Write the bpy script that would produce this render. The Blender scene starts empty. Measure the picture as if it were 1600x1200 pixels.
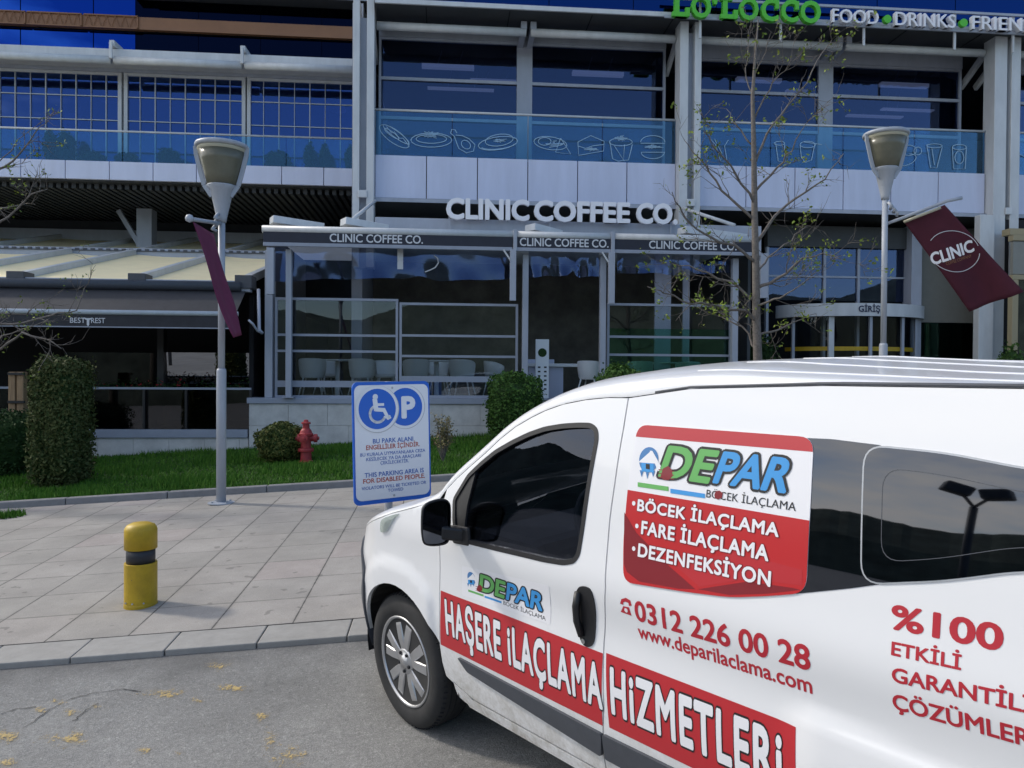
import bpy, bmesh, math, random
import numpy as np
from mathutils import Vector, Matrix
from mathutils.geometry import delaunay_2d_cdt

scene = bpy.context.scene
COL = scene.collection
R = math.radians
rng = random.Random(7)

# ------------------------------------------------------------------ camera
PITCH, ROLL, PHI = 0.0121, 0.0065, 0.0874       # down, clockwise, yaw to the right of the facade normal
CAMH = 1.743
SM, SN = 0.0566, 0.0352                          # the street rises to the right and towards the building
_f = Vector((math.sin(PHI), math.cos(PHI), 0)); _r = Vector((math.cos(PHI), -math.sin(PHI), 0)); _u = Vector((0, 0, 1))
_fp = _f*math.cos(PITCH) - _u*math.sin(PITCH); _up = _f*math.sin(PITCH) + _u*math.cos(PITCH)
_cr = _r*math.cos(ROLL) + _up*math.sin(ROLL); _cu = -_r*math.sin(ROLL) + _up*math.cos(ROLL)
CAM = Vector((0, 0, CAMH))
cd = bpy.data.cameras.new('camera'); cam = bpy.data.objects.new('camera', cd); COL.objects.link(cam)
cam.matrix_world = Matrix(((_cr.x, _cu.x, -_fp.x, CAM.x), (_cr.y, _cu.y, -_fp.y, CAM.y), (_cr.z, _cu.z, -_fp.z, CAM.z), (0, 0, 0, 1)))
cd.sensor_fit = 'HORIZONTAL'; cd.sensor_width = 36; cd.lens = 27.0; cd.clip_start = 0.05; cd.clip_end = 3000
scene.camera = cam

# ------------------------------------------------------------------ light
SUN_DIR = Vector((-0.86, 0.44, math.tan(R(37))*0.966)).normalized()    # towards the sun
sun_el = math.asin(SUN_DIR.z); sun_az = math.atan2(SUN_DIR.x, SUN_DIR.y)
scene.view_settings.view_transform = 'Standard'; scene.view_settings.look = 'None'
scene.view_settings.exposure = 0.58; scene.view_settings.gamma = 1.0
W = bpy.data.worlds.new('World'); scene.world = W; W.use_nodes = True
nt = W.node_tree; nt.nodes.clear()
def wn(t, **k):
    n = nt.nodes.new(t)
    for a, b in k.items(): setattr(n, a, b)
    return n
sky = wn('ShaderNodeTexSky', sky_type='NISHITA', sun_disc=False, sun_elevation=sun_el, sun_rotation=sun_az)
sky.air_density = 1.0; sky.dust_density = 0.6; sky.ozone_density = 1.6
tc = wn('ShaderNodeTexCoord'); mp = wn('ShaderNodeMapping'); mp.inputs['Scale'].default_value = (1.4, 1.4, 4.5)
nz = wn('ShaderNodeTexNoise'); nz.inputs['Scale'].default_value = 1.7; nz.inputs['Detail'].default_value = 7; nz.inputs['Roughness'].default_value = 0.58
rp = wn('ShaderNodeValToRGB'); rp.color_ramp.elements[0].position = 0.53; rp.color_ramp.elements[1].position = 0.74
mx = wn('ShaderNodeMix', data_type='RGBA'); mx.inputs[7].default_value = (10.5, 9.9, 9.0, 1)
bg = wn('ShaderNodeBackground'); bg.inputs['Strength'].default_value = 0.148
ow = wn('ShaderNodeOutputWorld')
nt.links.new(tc.outputs['Generated'], mp.inputs['Vector']); nt.links.new(mp.outputs[0], nz.inputs['Vector'])
# more and brighter thin cloud on the sun's side of the sky
dp = wn('ShaderNodeVectorMath', operation='DOT_PRODUCT'); dp.inputs[1].default_value = Vector((SUN_DIR.x, SUN_DIR.y, .25)).normalized()
ml = wn('ShaderNodeMath', operation='MULTIPLY_ADD'); ml.inputs[1].default_value = 0.17
nt.links.new(tc.outputs['Generated'], dp.inputs[0]); nt.links.new(dp.outputs['Value'], ml.inputs[0]); nt.links.new(nz.outputs['Fac'], ml.inputs[2])
nt.links.new(ml.outputs[0], rp.inputs[0])
nt.links.new(rp.outputs[0], mx.inputs[0]); nt.links.new(sky.outputs[0], mx.inputs[6]); nt.links.new(mx.outputs[2], bg.inputs[0]); nt.links.new(bg.outputs[0], ow.inputs[0])
sl = bpy.data.lights.new('sun', 'SUN'); sl.energy = 1.5; sl.angle = R(5); sl.color = (1.0, 0.93, 0.82)
so = bpy.data.objects.new('sun', sl); COL.objects.link(so); so.location = (-20, 10, 30)
so.rotation_euler = SUN_DIR.to_track_quat('Z', 'Y').to_euler()

# ------------------------------------------------------------------ picture <-> place
def ray(px, py):
    x, y = px - 800.0, py - 600.0
    return (_cr*x - _cu*y + _fp*1200.0).normalized()
def P(px, py, v):                       # the point of the vertical plane y = v
    d = ray(px, py); t = (v - CAM.y)/d.y
    return CAM + d*t
def U(px, py, v): return P(px, py, v).x
def Z(px, py, v): return P(px, py, v).z
def gz(u, v):
    return SM*max(-30, min(30, u)) + SN*max(-20, min(30, v))
def G(px, py, dz=0.0):
    d = ray(px, py); t = (CAM.z - dz)/(SM*d.x + SN*d.y - d.z)
    return CAM + d*t

# ------------------------------------------------------------------ materials
def mat(name, color, rough=0.6, metal=0.0, noise=0.0, nscale=8.0, bump=0.0, bscale=60.0, spec=0.5, coat=0.0, emit=None, aniso=(1, 1, 1), chip=None):
    m = bpy.data.materials.new(name); m.use_nodes = True
    t = m.node_tree; b = t.nodes['Principled BSDF']
    b.inputs['Base Color'].default_value = (*color, 1); b.inputs['Roughness'].default_value = rough; b.inputs['Metallic'].default_value = metal
    b.inputs['Specular IOR Level'].default_value = spec
    if coat: b.inputs['Coat Weight'].default_value = coat; b.inputs['Coat Roughness'].default_value = 0.04
    if emit: b.inputs['Emission Color'].default_value = (*emit[0], 1); b.inputs['Emission Strength'].default_value = emit[1]
    if noise or bump or chip:
        g = t.nodes.new('ShaderNodeNewGeometry'); mp = t.nodes.new('ShaderNodeMapping'); mp.inputs['Scale'].default_value = aniso
        t.links.new(g.outputs['Position'], mp.inputs['Vector'])
    if noise:
        n = t.nodes.new('ShaderNodeTexNoise'); n.inputs['Scale'].default_value = nscale; n.inputs['Detail'].default_value = 6; n.inputs['Roughness'].default_value = 0.65
        t.links.new(mp.outputs[0], n.inputs['Vector'])
        r = t.nodes.new('ShaderNodeMapRange'); r.inputs['From Min'].default_value = 0.3; r.inputs['From Max'].default_value = 0.7
        r.inputs['To Min'].default_value = 1 - noise; r.inputs['To Max'].default_value = 1 + noise
        mxx = t.nodes.new('ShaderNodeMix'); mxx.data_type = 'RGBA'; mxx.blend_type = 'MULTIPLY'; mxx.inputs[0].default_value = 1
        mxx.inputs[6].default_value = (*color, 1)
        t.links.new(n.outputs['Fac'], r.inputs[0]); t.links.new(r.outputs[0], mxx.inputs[7]); t.links.new(mxx.outputs[2], b.inputs['Base Color'])
    if chip:                                     # chip = (colour, scale, threshold): worn spots of another colour
        n3 = t.nodes.new('ShaderNodeTexNoise'); n3.inputs['Scale'].default_value = chip[1]; n3.inputs['Detail'].default_value = 8; n3.inputs['Roughness'].default_value = 0.72
        t.links.new(mp.outputs[0], n3.inputs['Vector']); r3 = t.nodes.new('ShaderNodeMapRange'); r3.inputs['From Min'].default_value = chip[2]; r3.inputs['From Max'].default_value = chip[2] + .05
        t.links.new(n3.outputs['Fac'], r3.inputs[0]); m3 = t.nodes.new('ShaderNodeMix'); m3.data_type = 'RGBA'; m3.inputs[6].default_value = (*color, 1); m3.inputs[7].default_value = (*chip[0], 1)
        if noise: t.links.new(mxx.outputs[2], m3.inputs[6])
        t.links.new(r3.outputs[0], m3.inputs[0]); t.links.new(m3.outputs[2], b.inputs['Base Color'])
    if bump:
        n2 = t.nodes.new('ShaderNodeTexNoise'); n2.inputs['Scale'].default_value = bscale; n2.inputs['Detail'].default_value = 4
        t.links.new(mp.outputs[0], n2.inputs['Vector'])
        bp = t.nodes.new('ShaderNodeBump'); bp.inputs['Strength'].default_value = bump; bp.inputs['Distance'].default_value = 0.02
        t.links.new(n2.outputs['Fac'], bp.inputs['Height']); t.links.new(bp.outputs[0], b.inputs['Normal'])
    return m
def translucent(name, c, f=.5):
    m = bpy.data.materials.new(name); m.use_nodes = True; t = m.node_tree; t.nodes.clear()
    o = t.nodes.new('ShaderNodeOutputMaterial'); x = t.nodes.new('ShaderNodeMixShader'); x.inputs[0].default_value = f
    a = t.nodes.new('ShaderNodeBsdfDiffuse'); b = t.nodes.new('ShaderNodeBsdfTranslucent'); a.inputs[0].default_value = (*c, 1); b.inputs[0].default_value = (*c, 1)
    t.links.new(a.outputs[0], x.inputs[1]); t.links.new(b.outputs[0], x.inputs[2]); t.links.new(x.outputs[0], o.inputs[0]); return m
def glass(name, through, refl, fac, rough=0.01, wave=0.0, wscale=1.0):
    m = bpy.data.materials.new(name); m.use_nodes = True
    t = m.node_tree; t.nodes.clear()
    o = t.nodes.new('ShaderNodeOutputMaterial'); mix = t.nodes.new('ShaderNodeMixShader')
    a = t.nodes.new('ShaderNodeBsdfTransparent'); a.inputs[0].default_value = (*through, 1)
    g = t.nodes.new('ShaderNodeBsdfGlossy'); g.inputs['Color'].default_value = (*refl, 1); g.inputs['Roughness'].default_value = rough
    lw = t.nodes.new('ShaderNodeFresnel'); lw.inputs['IOR'].default_value = 1.5
    ad = t.nodes.new('ShaderNodeMath'); ad.operation = 'ADD'; ad.inputs[1].default_value = fac; ad.use_clamp = True
    t.links.new(lw.outputs[0], ad.inputs[0]); t.links.new(ad.outputs[0], mix.inputs[0])
    t.links.new(a.outputs[0], mix.inputs[1]); t.links.new(g.outputs[0], mix.inputs[2]); t.links.new(mix.outputs[0], o.inputs[0])
    if wave:
        ge = t.nodes.new('ShaderNodeNewGeometry'); n2 = t.nodes.new('ShaderNodeTexNoise'); n2.inputs['Scale'].default_value = wscale; n2.inputs['Detail'].default_value = 2
        t.links.new(ge.outputs['Position'], n2.inputs['Vector'])
        bp = t.nodes.new('ShaderNodeBump'); bp.inputs['Strength'].default_value = wave; bp.inputs['Distance'].default_value = 0.05
        t.links.new(n2.outputs['Fac'], bp.inputs['Height']); t.links.new(bp.outputs[0], g.inputs['Normal'])
    return m
def leafmat(name, c0, c1):
    m = mat(name, c0, rough=0.75, spec=0.2)
    t = m.node_tree; b = t.nodes['Principled BSDF']
    g = t.nodes.new('ShaderNodeNewGeometry'); r = t.nodes.new('ShaderNodeMix'); r.data_type = 'RGBA'
    r.inputs[6].default_value = (*c0, 1); r.inputs[7].default_value = (*c1, 1)
    t.links.new(g.outputs['Random Per Island'], r.inputs[0]); t.links.new(r.outputs[2], b.inputs['Base Color'])
    return m

M = {}
M['asphalt'] = mat('asphalt', (0.17, 0.168, 0.165), 0.9)
M['steel'] = mat('grey_painted_steel', (0.36, 0.39, 0.46), 0.45, noise=0.10, nscale=4, aniso=(1, 1, .3))
M['steel_light'] = mat('light_painted_steel', (0.56, 0.58, 0.60), 0.4, noise=0.10, nscale=4, aniso=(1, 1, .3))
M['panel'] = mat('white_cladding', (0.56, 0.60, 0.76), 0.35, noise=0.075, nscale=2.2, aniso=(1.6, 1.6, .22))
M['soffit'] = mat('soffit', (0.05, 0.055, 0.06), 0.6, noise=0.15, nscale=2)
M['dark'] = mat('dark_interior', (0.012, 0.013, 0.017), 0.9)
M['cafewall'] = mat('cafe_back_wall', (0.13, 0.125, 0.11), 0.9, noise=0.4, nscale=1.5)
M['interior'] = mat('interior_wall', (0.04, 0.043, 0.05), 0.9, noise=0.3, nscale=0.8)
M['floor_in'] = mat('interior_floor', (0.22, 0.21, 0.19), 0.5)
M['bronze'] = mat('bronze_band', (0.26, 0.12, 0.055), 0.5, noise=0.1, nscale=2)
M['navy'] = mat('navy_valance', (0.022, 0.026, 0.042), 0.7, noise=0.1, nscale=6)
M['greyfab'] = mat('grey_awning_fabric', (0.036, 0.037, 0.044), 0.85, noise=0.15, nscale=7)
M['cream'] = mat('cream_fabric', (0.92, 0.79, 0.49), 0.8, noise=0.05, nscale=2)
M['roofcloth'] = translucent('cafe_roof_cloth', (0.88, 0.88, 0.86), .7)
M['white'] = mat('white_letter', (0.80, 0.80, 0.84), 0.5)
M['greyletter'] = mat('pale_letter', (0.62, 0.64, 0.68), 0.6)
M['green'] = mat('green_letter', (0.09, 0.50, 0.03), 0.45)
M['stone'] = mat('pale_stone', (0.56, 0.55, 0.53), 0.75, noise=0.16, nscale=4, bump=0.1, bscale=40)
M['ledge'] = mat('grey_ledge', (0.30, 0.33, 0.40), 0.5, noise=0.08, nscale=4)
M['chair'] = mat('white_chair', (0.80, 0.83, 0.86), 0.45)
M['wood'] = mat('wood', (0.30, 0.19, 0.10), 0.6, noise=0.25, nscale=6, aniso=(8, 8, 0.6))
M['bark'] = mat('bark', (0.15, 0.132, 0.118), 0.9, noise=0.35, nscale=25, bump=0.4, bscale=60)
M['hydrant'] = mat('red_hydrant', (0.36, 0.035, 0.04), 0.55, noise=0.22, nscale=14, chip=((0.12, 0.05, 0.04), 26, .62))
M['yellow'] = mat('yellow_paint', (0.46, 0.30, 0.010), 0.5, noise=0.16, nscale=9, bump=0.08, bscale=50, chip=((0.10, 0.085, 0.05), 22, .655))
M['black'] = mat('black_plastic', (0.014, 0.014, 0.016), 0.45)
M['trim'] = mat('dark_grey_plastic', (0.06, 0.066, 0.08), 0.55, noise=0.1, nscale=20)
M['blackband'] = mat('black_reflective_band', (0.02, 0.024, 0.032), 0.5, noise=0.15, nscale=15)
M['rubber'] = mat('tyre_rubber', (0.022, 0.022, 0.023), 0.8, noise=0.25, nscale=14)
M['alloy'] = mat('silver_alloy', (0.52, 0.52, 0.53), 0.32, metal=0.75)
M['chrome'] = mat('lock_metal', (0.6, 0.6, 0.6), 0.25, metal=1.0)
M['red'] = mat('red_vinyl', (0.48, 0.022, 0.03), 0.38, coat=0.2)
M['redtext'] = mat('red_letters', (0.46, 0.02, 0.035), 0.45)
M['darkred'] = mat('dark_red_vinyl', (0.22, 0.010, 0.018), 0.35, coat=0.2)
M['midred'] = mat('bright_red_vinyl', (0.50, 0.016, 0.020), 0.35, coat=0.2)
M['vinyl'] = mat('white_vinyl', (0.80, 0.80, 0.83), 0.4)
M['vblue'] = mat('blue_vinyl', (0.045, 0.30, 0.68), 0.4)
M['vgreen'] = mat('green_vinyl', (0.13, 0.42, 0.11), 0.4)
M['deepblue'] = mat('deep_blue_vinyl', (0.06, 0.20, 0.45), 0.4)
M['inkblack'] = mat('black_letters', (0.012, 0.012, 0.014), 0.5)
M['signwhite'] = mat('sign_white', (0.70, 0.72, 0.76), 0.4)
M['signblue'] = mat('sign_blue', (0.008, 0.11, 0.52), 0.4)
M['signred'] = mat('sign_red', (0.42, 0.09, 0.07), 0.5)
M['navytext'] = mat('navy_letters', (0.012, 0.018, 0.07), 0.5)
M['signtext'] = mat('sign_text_blue', (0.06, 0.14, 0.42), 0.5)
M['galv'] = mat('galvanised', (0.42, 0.44, 0.47), 0.45, metal=0.4, noise=0.1, nscale=20)
M['pole'] = mat('white_pole', (0.36, 0.39, 0.44), 0.45, noise=0.10, nscale=5, aniso=(2, 2, .4), chip=((0.22, 0.21, 0.20), 30, .66))
M['lens'] = mat('smoked_diffuser', (0.125, 0.122, 0.088), 0.3, noise=0.15, nscale=6)
M['lensband'] = mat('cream_lamp_band', (0.42, 0.40, 0.30), 0.4)
M['maroon'] = mat('maroon_cloth', (0.060, 0.006, 0.018), 0.85, noise=0.12, nscale=7)
M['purple'] = mat('purple_cloth', (0.16, 0.022, 0.065), 0.85, noise=0.12, nscale=7)
M['kerb'] = mat('kerb_concrete', (0.30, 0.29, 0.272), 0.85, noise=0.12, nscale=9, bump=0.15, bscale=90)
M['kerb2'] = mat('lawn_kerb_stone', (0.20, 0.20, 0.205), 0.85, noise=0.12, nscale=9, bump=0.15, bscale=90)
M['soil'] = mat('lawn_soil', (0.025, 0.045, 0.014), 0.95, noise=0.4, nscale=9)
M['seat'] = mat('seat_fabric', (0.03, 0.03, 0.034), 0.9)
M['roadyellow'] = mat('worn_yellow_paint', (0.62, 0.44, 0.15), 0.8, noise=0.2, nscale=40)
M['flower'] = mat('red_petals', (0.4, 0.02, 0.03), 0.7)
M['planter'] = mat('planter_box', (0.02, 0.025, 0.03), 0.6)
M['pink'] = mat('pendant_shade', (0.62, 0.42, 0.40), 0.6)
M['tubewhite'] = mat('strip_light_white', (0.75, 0.76, 0.80), 0.5, emit=((0.8, 0.85, 1.0), 0.12))
M['cyanline'] = mat('pale_blue_drawing', (0.36, 0.54, 0.70), 0.6)
M['ochre'] = mat('ochre_beam', (0.34, 0.29, 0.18), 0.6)
M['beige'] = mat('beige_panel', (0.24, 0.24, 0.215), 0.6, noise=0.05)
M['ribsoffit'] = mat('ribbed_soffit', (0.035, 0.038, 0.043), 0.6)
M['leaf_hedge'] = leafmat('hedge_leaves', (0.038, 0.064, 0.018), (0.105, 0.115, 0.040))
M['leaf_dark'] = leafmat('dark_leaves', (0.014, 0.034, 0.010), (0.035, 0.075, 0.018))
M['leaf_bush'] = leafmat('bush_leaves', (0.028, 0.07, 0.014), (0.075, 0.155, 0.03))
M['leaf_olive'] = leafmat('olive_leaves', (0.04, 0.07, 0.016), (0.13, 0.13, 0.035))
M['leaf_dry'] = leafmat('dry_leaves', (0.10, 0.10, 0.04), (0.22, 0.18, 0.09))
M['leaf_new'] = leafmat('new_leaves', (0.12, 0.19, 0.03), (0.26, 0.31, 0.06))
M['grass'] = leafmat('grass_blades', (0.036, 0.115, 0.010), (0.10, 0.22, 0.024))
M['g_upper'] = glass('upper_window_glass', (0.55, 0.60, 0.75), (0.24, 0.32, 0.52), 0.10, wave=0.03, wscale=0.7)
M['g_left'] = glass('left_window_glass', (0.35, 0.45, 0.85), (0.13, 0.23, 0.50), 0.24, wave=0.015, wscale=0.6)
M['g_blue'] = glass('blue_curtain_glass', (0.01, 0.02, 0.06), (0.009, 0.048, 0.30), 0.9, wave=0.01, wscale=0.5)
M['g_darkrefl'] = glass('dark_reflection_glass', (0.02, 0.02, 0.05), (0.015, 0.025, 0.07), 0.25)
M['g_bandr'] = glass('blue_spandrel_glass', (0.01, 0.02, 0.06), (0.015, 0.055, 0.22), 0.6)
M['g_rail'] = glass('railing_glass', (0.62, 0.84, 0.95), (0.30, 0.45, 0.60), 0.07)
M['g_cafe'] = glass('cafe_glass', (0.84, 0.87, 0.88), (0.55, 0.60, 0.66), 0.02, wave=0.02, wscale=0.8)
M['g_teal'] = glass('green_tinted_glass', (0.42, 0.66, 0.60), (0.35, 0.60, 0.52), 0.05, wave=0.03, wscale=0.8)
M['g_pvc'] = glass('clear_plastic_sheet', (0.55, 0.60, 0.70), (0.20, 0.28, 0.55), 0.14, rough=0.08)
M['g_best'] = glass('smoked_glass', (0.30, 0.31, 0.33), (0.55, 0.55, 0.58), 0.05)
M['g_mirrorpane'] = glass('mirror_like_pane', (0.10, 0.10, 0.11), (0.48, 0.49, 0.52), 0.45)
M['g_van'] = glass('van_tinted_glass', (0.28, 0.31, 0.36), (0.55, 0.62, 0.8), 0.03)
M['g_vandark'] = glass('van_privacy_glass', (0.006, 0.007, 0.009), (0.75, 0.8, 0.92), 0.07, rough=0.02)
M['g_lamp'] = glass('headlight_lens', (0.8, 0.85, 0.82), (0.8, 0.85, 0.85), 0.15)

# ------------------------------------------------------------------ mesh helpers
class MB:
    def __init__(s): s.v = []; s.f = []; s.smooth = False
    def add(s, vs, fs):
        n = len(s.v); s.v += [tuple(x) for x in vs]; s.f += [tuple(i + n for i in f) for f in fs]; return s
    def box(s, x0, x1, y0, y1, z0, z1):
        if x0 > x1: x0, x1 = x1, x0
        if y0 > y1: y0, y1 = y1, y0
        if z0 > z1: z0, z1 = z1, z0
        return s.add([(x0, y0, z0), (x1, y0, z0), (x1, y1, z0), (x0, y1, z0), (x0, y0, z1), (x1, y0, z1), (x1, y1, z1), (x0, y1, z1)],
                     [(0, 3, 2, 1), (4, 5, 6, 7), (0, 1, 5, 4), (1, 2, 6, 5), (2, 3, 7, 6), (3, 0, 4, 7)])
    def bar(s, a, b, w, h, up=(0, 0, 1)):            # a rectangular bar from a to b
        a, b = Vector(a), Vector(b); d = (b - a).normalized(); up = Vector(up)
        r = d.cross(up).normalized()*w/2; t = r.cross(d).normalized()*h/2
        return s.add([a - r - t, a + r - t, a + r + t, a - r + t, b - r - t, b + r - t, b + r + t, b - r + t],
                     [(0, 1, 2, 3), (4, 7, 6, 5), (0, 4, 5, 1), (1, 5, 6, 2), (2, 6, 7, 3), (3, 7, 4, 0)])
    def tube(s, pts, rad, n=8, cap=True):
        pts = [Vector(p) for p in pts]
        if not hasattr(rad, '__len__'): rad = [rad]*len(pts)
        base = len(s.v); prev = None
        for i, p in enumerate(pts):
            d = (pts[min(i+1, len(pts)-1)] - pts[max(i-1, 0)])
            d = d.normalized() if d.length > 1e-9 else Vector((0, 0, 1))
            if prev is None: a = d.orthogonal().normalized()
            else:
                a = prev - d*prev.dot(d)
                a = a.normalized() if a.length > 1e-6 else d.orthogonal().normalized()
            prev = a; b = d.cross(a)
            for k in range(n):
                t = 2*math.pi*k/n; q = p + (a*math.cos(t) + b*math.sin(t))*rad[i]; s.v.append(tuple(q))
        for i in range(len(pts)-1):
            for k in range(n):
                s.f.append((base+i*n+k, base+i*n+(k+1) % n, base+(i+1)*n+(k+1) % n, base+(i+1)*n+k))
        if cap:
            s.f.append(tuple(base+k for k in range(n))[::-1]); s.f.append(tuple(base+(len(pts)-1)*n+k for k in range(n)))
        return s
    def lathe(s, prof, c=(0, 0, 0), axis=None, n=24):   # prof: list of (r, h)
        c = Vector(c); ax = Vector(axis or (0, 0, 1)).normalized()
        a = ax.orthogonal().normalized() if axis else Vector((1, 0, 0)); b = ax.cross(a)
        base = len(s.v)
        for r, h in prof:
            for k in range(n):
                t = 2*math.pi*k/n; s.v.append(tuple(c + ax*h + (a*math.cos(t) + b*math.sin(t))*r))
        for i in range(len(prof)-1):
            for k in range(n): s.f.append((base+i*n+k, base+i*n+(k+1) % n, base+(i+1)*n+(k+1) % n, base+(i+1)*n+k))
        if prof[0][0] > 1e-6: s.f.append(tuple(base+k for k in range(n))[::-1])
        if prof[-1][0] > 1e-6: s.f.append(tuple(base+(len(prof)-1)*n+k for k in range(n)))
        return s
    def prism(s, poly, off):                          # poly: 3-D points of a planar outline, pushed along off
        n = len(poly); off = Vector(off); base = len(s.v)
        s.v += [tuple(p) for p in poly] + [tuple(Vector(p) + off) for p in poly]
        s.f.append(tuple(base+i for i in range(n))[::-1]); s.f.append(tuple(base+n+i for i in range(n)))
        for i in range(n): s.f.append((base+i, base+(i+1) % n, base+n+(i+1) % n, base+n+i))
        return s
    def build(s, name, m, parent=None, local=False, bevel=0.0, smooth=None, solid=0.0):
        V = np.array(s.v, dtype=float).reshape(-1, 3)
        me = bpy.data.meshes.new(name)
        if local or len(V) == 0: c = np.zeros(3)
        else:
            lo, hi = V.min(0), V.max(0); c = (lo + hi)/2; c[2] = lo[2]
        me.from_pydata([tuple(x) for x in (V - c)], [], s.f); me.update()
        o = bpy.data.objects.new(name, me); COL.objects.link(o); me.materials.append(M[m] if isinstance(m, str) else m)
        if parent is not None:
            o.parent = parent
            if not local: o.location = Vector(c) - world_base(parent)
        else: o.location = Vector(c)
        if smooth if smooth is not None else s.smooth:
            me.polygons.foreach_set('use_smooth', [True]*len(me.polygons))
        if solid:
            md = o.modifiers.new('thickness', 'SOLIDIFY'); md.thickness = solid; md.offset = -1
        if bevel:
            md = o.modifiers.new('bevel', 'BEVEL'); md.width = bevel; md.segments = 2; md.limit_method = 'ANGLE'; md.angle_limit = R(40)
        return o
def world_base(o):
    p = Vector((0, 0, 0))
    while o is not None: p += o.location; o = o.parent
    return p
def tag(o, label=None, cat=None, group=None, kind=None):
    if label: o['label'] = label
    if cat: o['category'] = cat
    if group: o['group'] = group
    if kind: o['kind'] = kind
    return o
def empty(name, loc, label, cat, group=None):
    o = bpy.data.objects.new(name, None); COL.objects.link(o); o.location = loc; o.empty_display_size = 0.2
    return tag(o, label, cat, group)
def kids(o): return [c for c in bpy.data.objects if c.parent == o]
def copy_tree(o, parent=None):
    c = o.copy(); COL.objects.link(c); c.parent = parent
    for k in kids(o): copy_tree(k, c)
    return c
def B(x0, x1, y0, y1, z0, z1, name, m, parent=None, bevel=0.0):
    return MB().box(x0, x1, y0, y1, z0, z1).build(name, m, parent, bevel=bevel)

def slice_rows(V, F, step):
    # cut lettering into thin rows so that it can follow a curved panel
    bm = bmesh.new(); vs = [bm.verts.new(tuple(v)) for v in V]
    for f in F:
        try: bm.faces.new([vs[i] for i in f])
        except ValueError: pass
    y = V[:, 1].min() + step
    while y < V[:, 1].max():
        bmesh.ops.bisect_plane(bm, geom=bm.verts[:] + bm.edges[:] + bm.faces[:], dist=1e-6, plane_co=(0, y, 0), plane_no=(0, 1, 0)); y += step
    bm.verts.index_update(); V2 = np.array([v.co[:] for v in bm.verts]); F2 = [tuple(v.index for v in f.verts) for f in bm.faces]; bm.free()
    return V2, F2
# lettering: verts scaled so that capitals are 1 high, left edge at 0
_cap = None
def text_mesh(body, bold=0.0, ext=0.0, res=3, spacing=1.0):
    # bold weight: the outline is laid down again around itself, each copy a hair above the last
    global _cap
    def raw(b, bo, ex):
        c = bpy.data.curves.new('text', 'FONT'); c.body = b; c.offset = bo; c.extrude = ex; c.resolution_u = res; c.space_character = spacing
        o = bpy.data.objects.new('text', c); COL.objects.link(o)
        dg = bpy.context.evaluated_depsgraph_get(); dg.update()
        me = bpy.data.meshes.new_from_object(o.evaluated_get(dg))
        V = np.array([v.co[:] for v in me.vertices]); F = [tuple(p.vertices) for p in me.polygons]
        bpy.data.objects.remove(o); bpy.data.curves.remove(c); bpy.data.meshes.remove(me)
        return V, F
    if _cap is None:
        v, _ = raw('H', 0, 0); _cap = (v[:, 1].min(), v[:, 1].max())
    V, F = raw(body, 0.0, ext)
    h = _cap[1] - _cap[0]
    V = V.copy(); V[:, 1] = (V[:, 1] - _cap[0])/h; x0 = V[:, 0].min(); V[:, 0] = (V[:, 0] - x0)/h; V[:, 2] /= h
    if bold > 0.002:
        n0 = len(V); rad = bold/h; Vs, Fs = [V], list(F); k = 0
        rings = [(rad, 10 if rad < .06 else 14)] + ([(rad*.5, 6)] if rad > .06 else [])
        for rr, m_ in rings:
            for i in range(m_):
                k += 1; a = 2*math.pi*i/m_; d = np.array([rr*math.cos(a), rr*math.sin(a), k*.0007]); Vs.append(V + d); Fs += [tuple(j + n0*k for j in f) for f in F]
        V = np.concatenate(Vs); F = Fs; V[:, 0] -= V[:, 0].min()
    return V, F, V[:, 0].max()
def flat_text(body, p0, p1, cap, nrm, name, m, parent, bold=0.012, ext=0.0, lift=0.004, upv=None):
    """lettering on a plane: baseline from p0 to p1, capitals cap high, facing nrm"""
    p0, p1, nrm = Vector(p0), Vector(p1), Vector(nrm).normalized()
    d = (p1 - p0); L = d.length; d.normalize(); up = Vector(upv) if upv else nrm.cross(d)
    V, F, w = text_mesh(body, bold, ext/max(cap, 1e-6)*0.7 if ext else 0.0)
    vs = [p0 + d*(x/w*L) + up*(y*cap) + nrm*(lift + z*cap) for x, y, z in V]
    mb = MB(); mb.add(vs, F); return mb.build(name, m, parent)
# ------------------------------------------------------------------ ground
def node_mat(name): 
    m = bpy.data.materials.new(name); m.use_nodes = True; t = m.node_tree
    return m, t, t.nodes['Principled BSDF'], t.nodes.new('ShaderNodeNewGeometry')
def nmath(t, op, a, b=None, clamp=False):
    n = t.nodes.new('ShaderNodeMath'); n.operation = op; n.use_clamp = clamp
    for i, x in enumerate((a, b)):
        if x is None: continue
        if isinstance(x, (int, float)): n.inputs[i].default_value = x
        else: t.links.new(x, n.inputs[i])
    return n.outputs[0]
def nnoise(t, vec, scale, detail=4, rough=0.6):
    n = t.nodes.new('ShaderNodeTexNoise'); n.inputs['Scale'].default_value = scale; n.inputs['Detail'].default_value = detail; n.inputs['Roughness'].default_value = rough
    t.links.new(vec, n.inputs['Vector']); return n.outputs['Fac']
def nrange(t, x, a, b, c, d):
    r = t.nodes.new('ShaderNodeMapRange'); t.links.new(x, r.inputs[0])
    for i, q in enumerate((a, b, c, d)): r.inputs[i+1].default_value = q
    return r.outputs[0]
def nmix(t, f, a, b, blend='MIX'):
    n = t.nodes.new('ShaderNodeMix'); n.data_type = 'RGBA'; n.blend_type = blend
    for i, x in ((0, f), (6, a), (7, b)):
        if isinstance(x, (int, float)): n.inputs[i].default_value = x
        elif isinstance(x, tuple): n.inputs[i].default_value = (*x, 1)
        else: t.links.new(x, n.inputs[i])
    return n.outputs[2]
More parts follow.
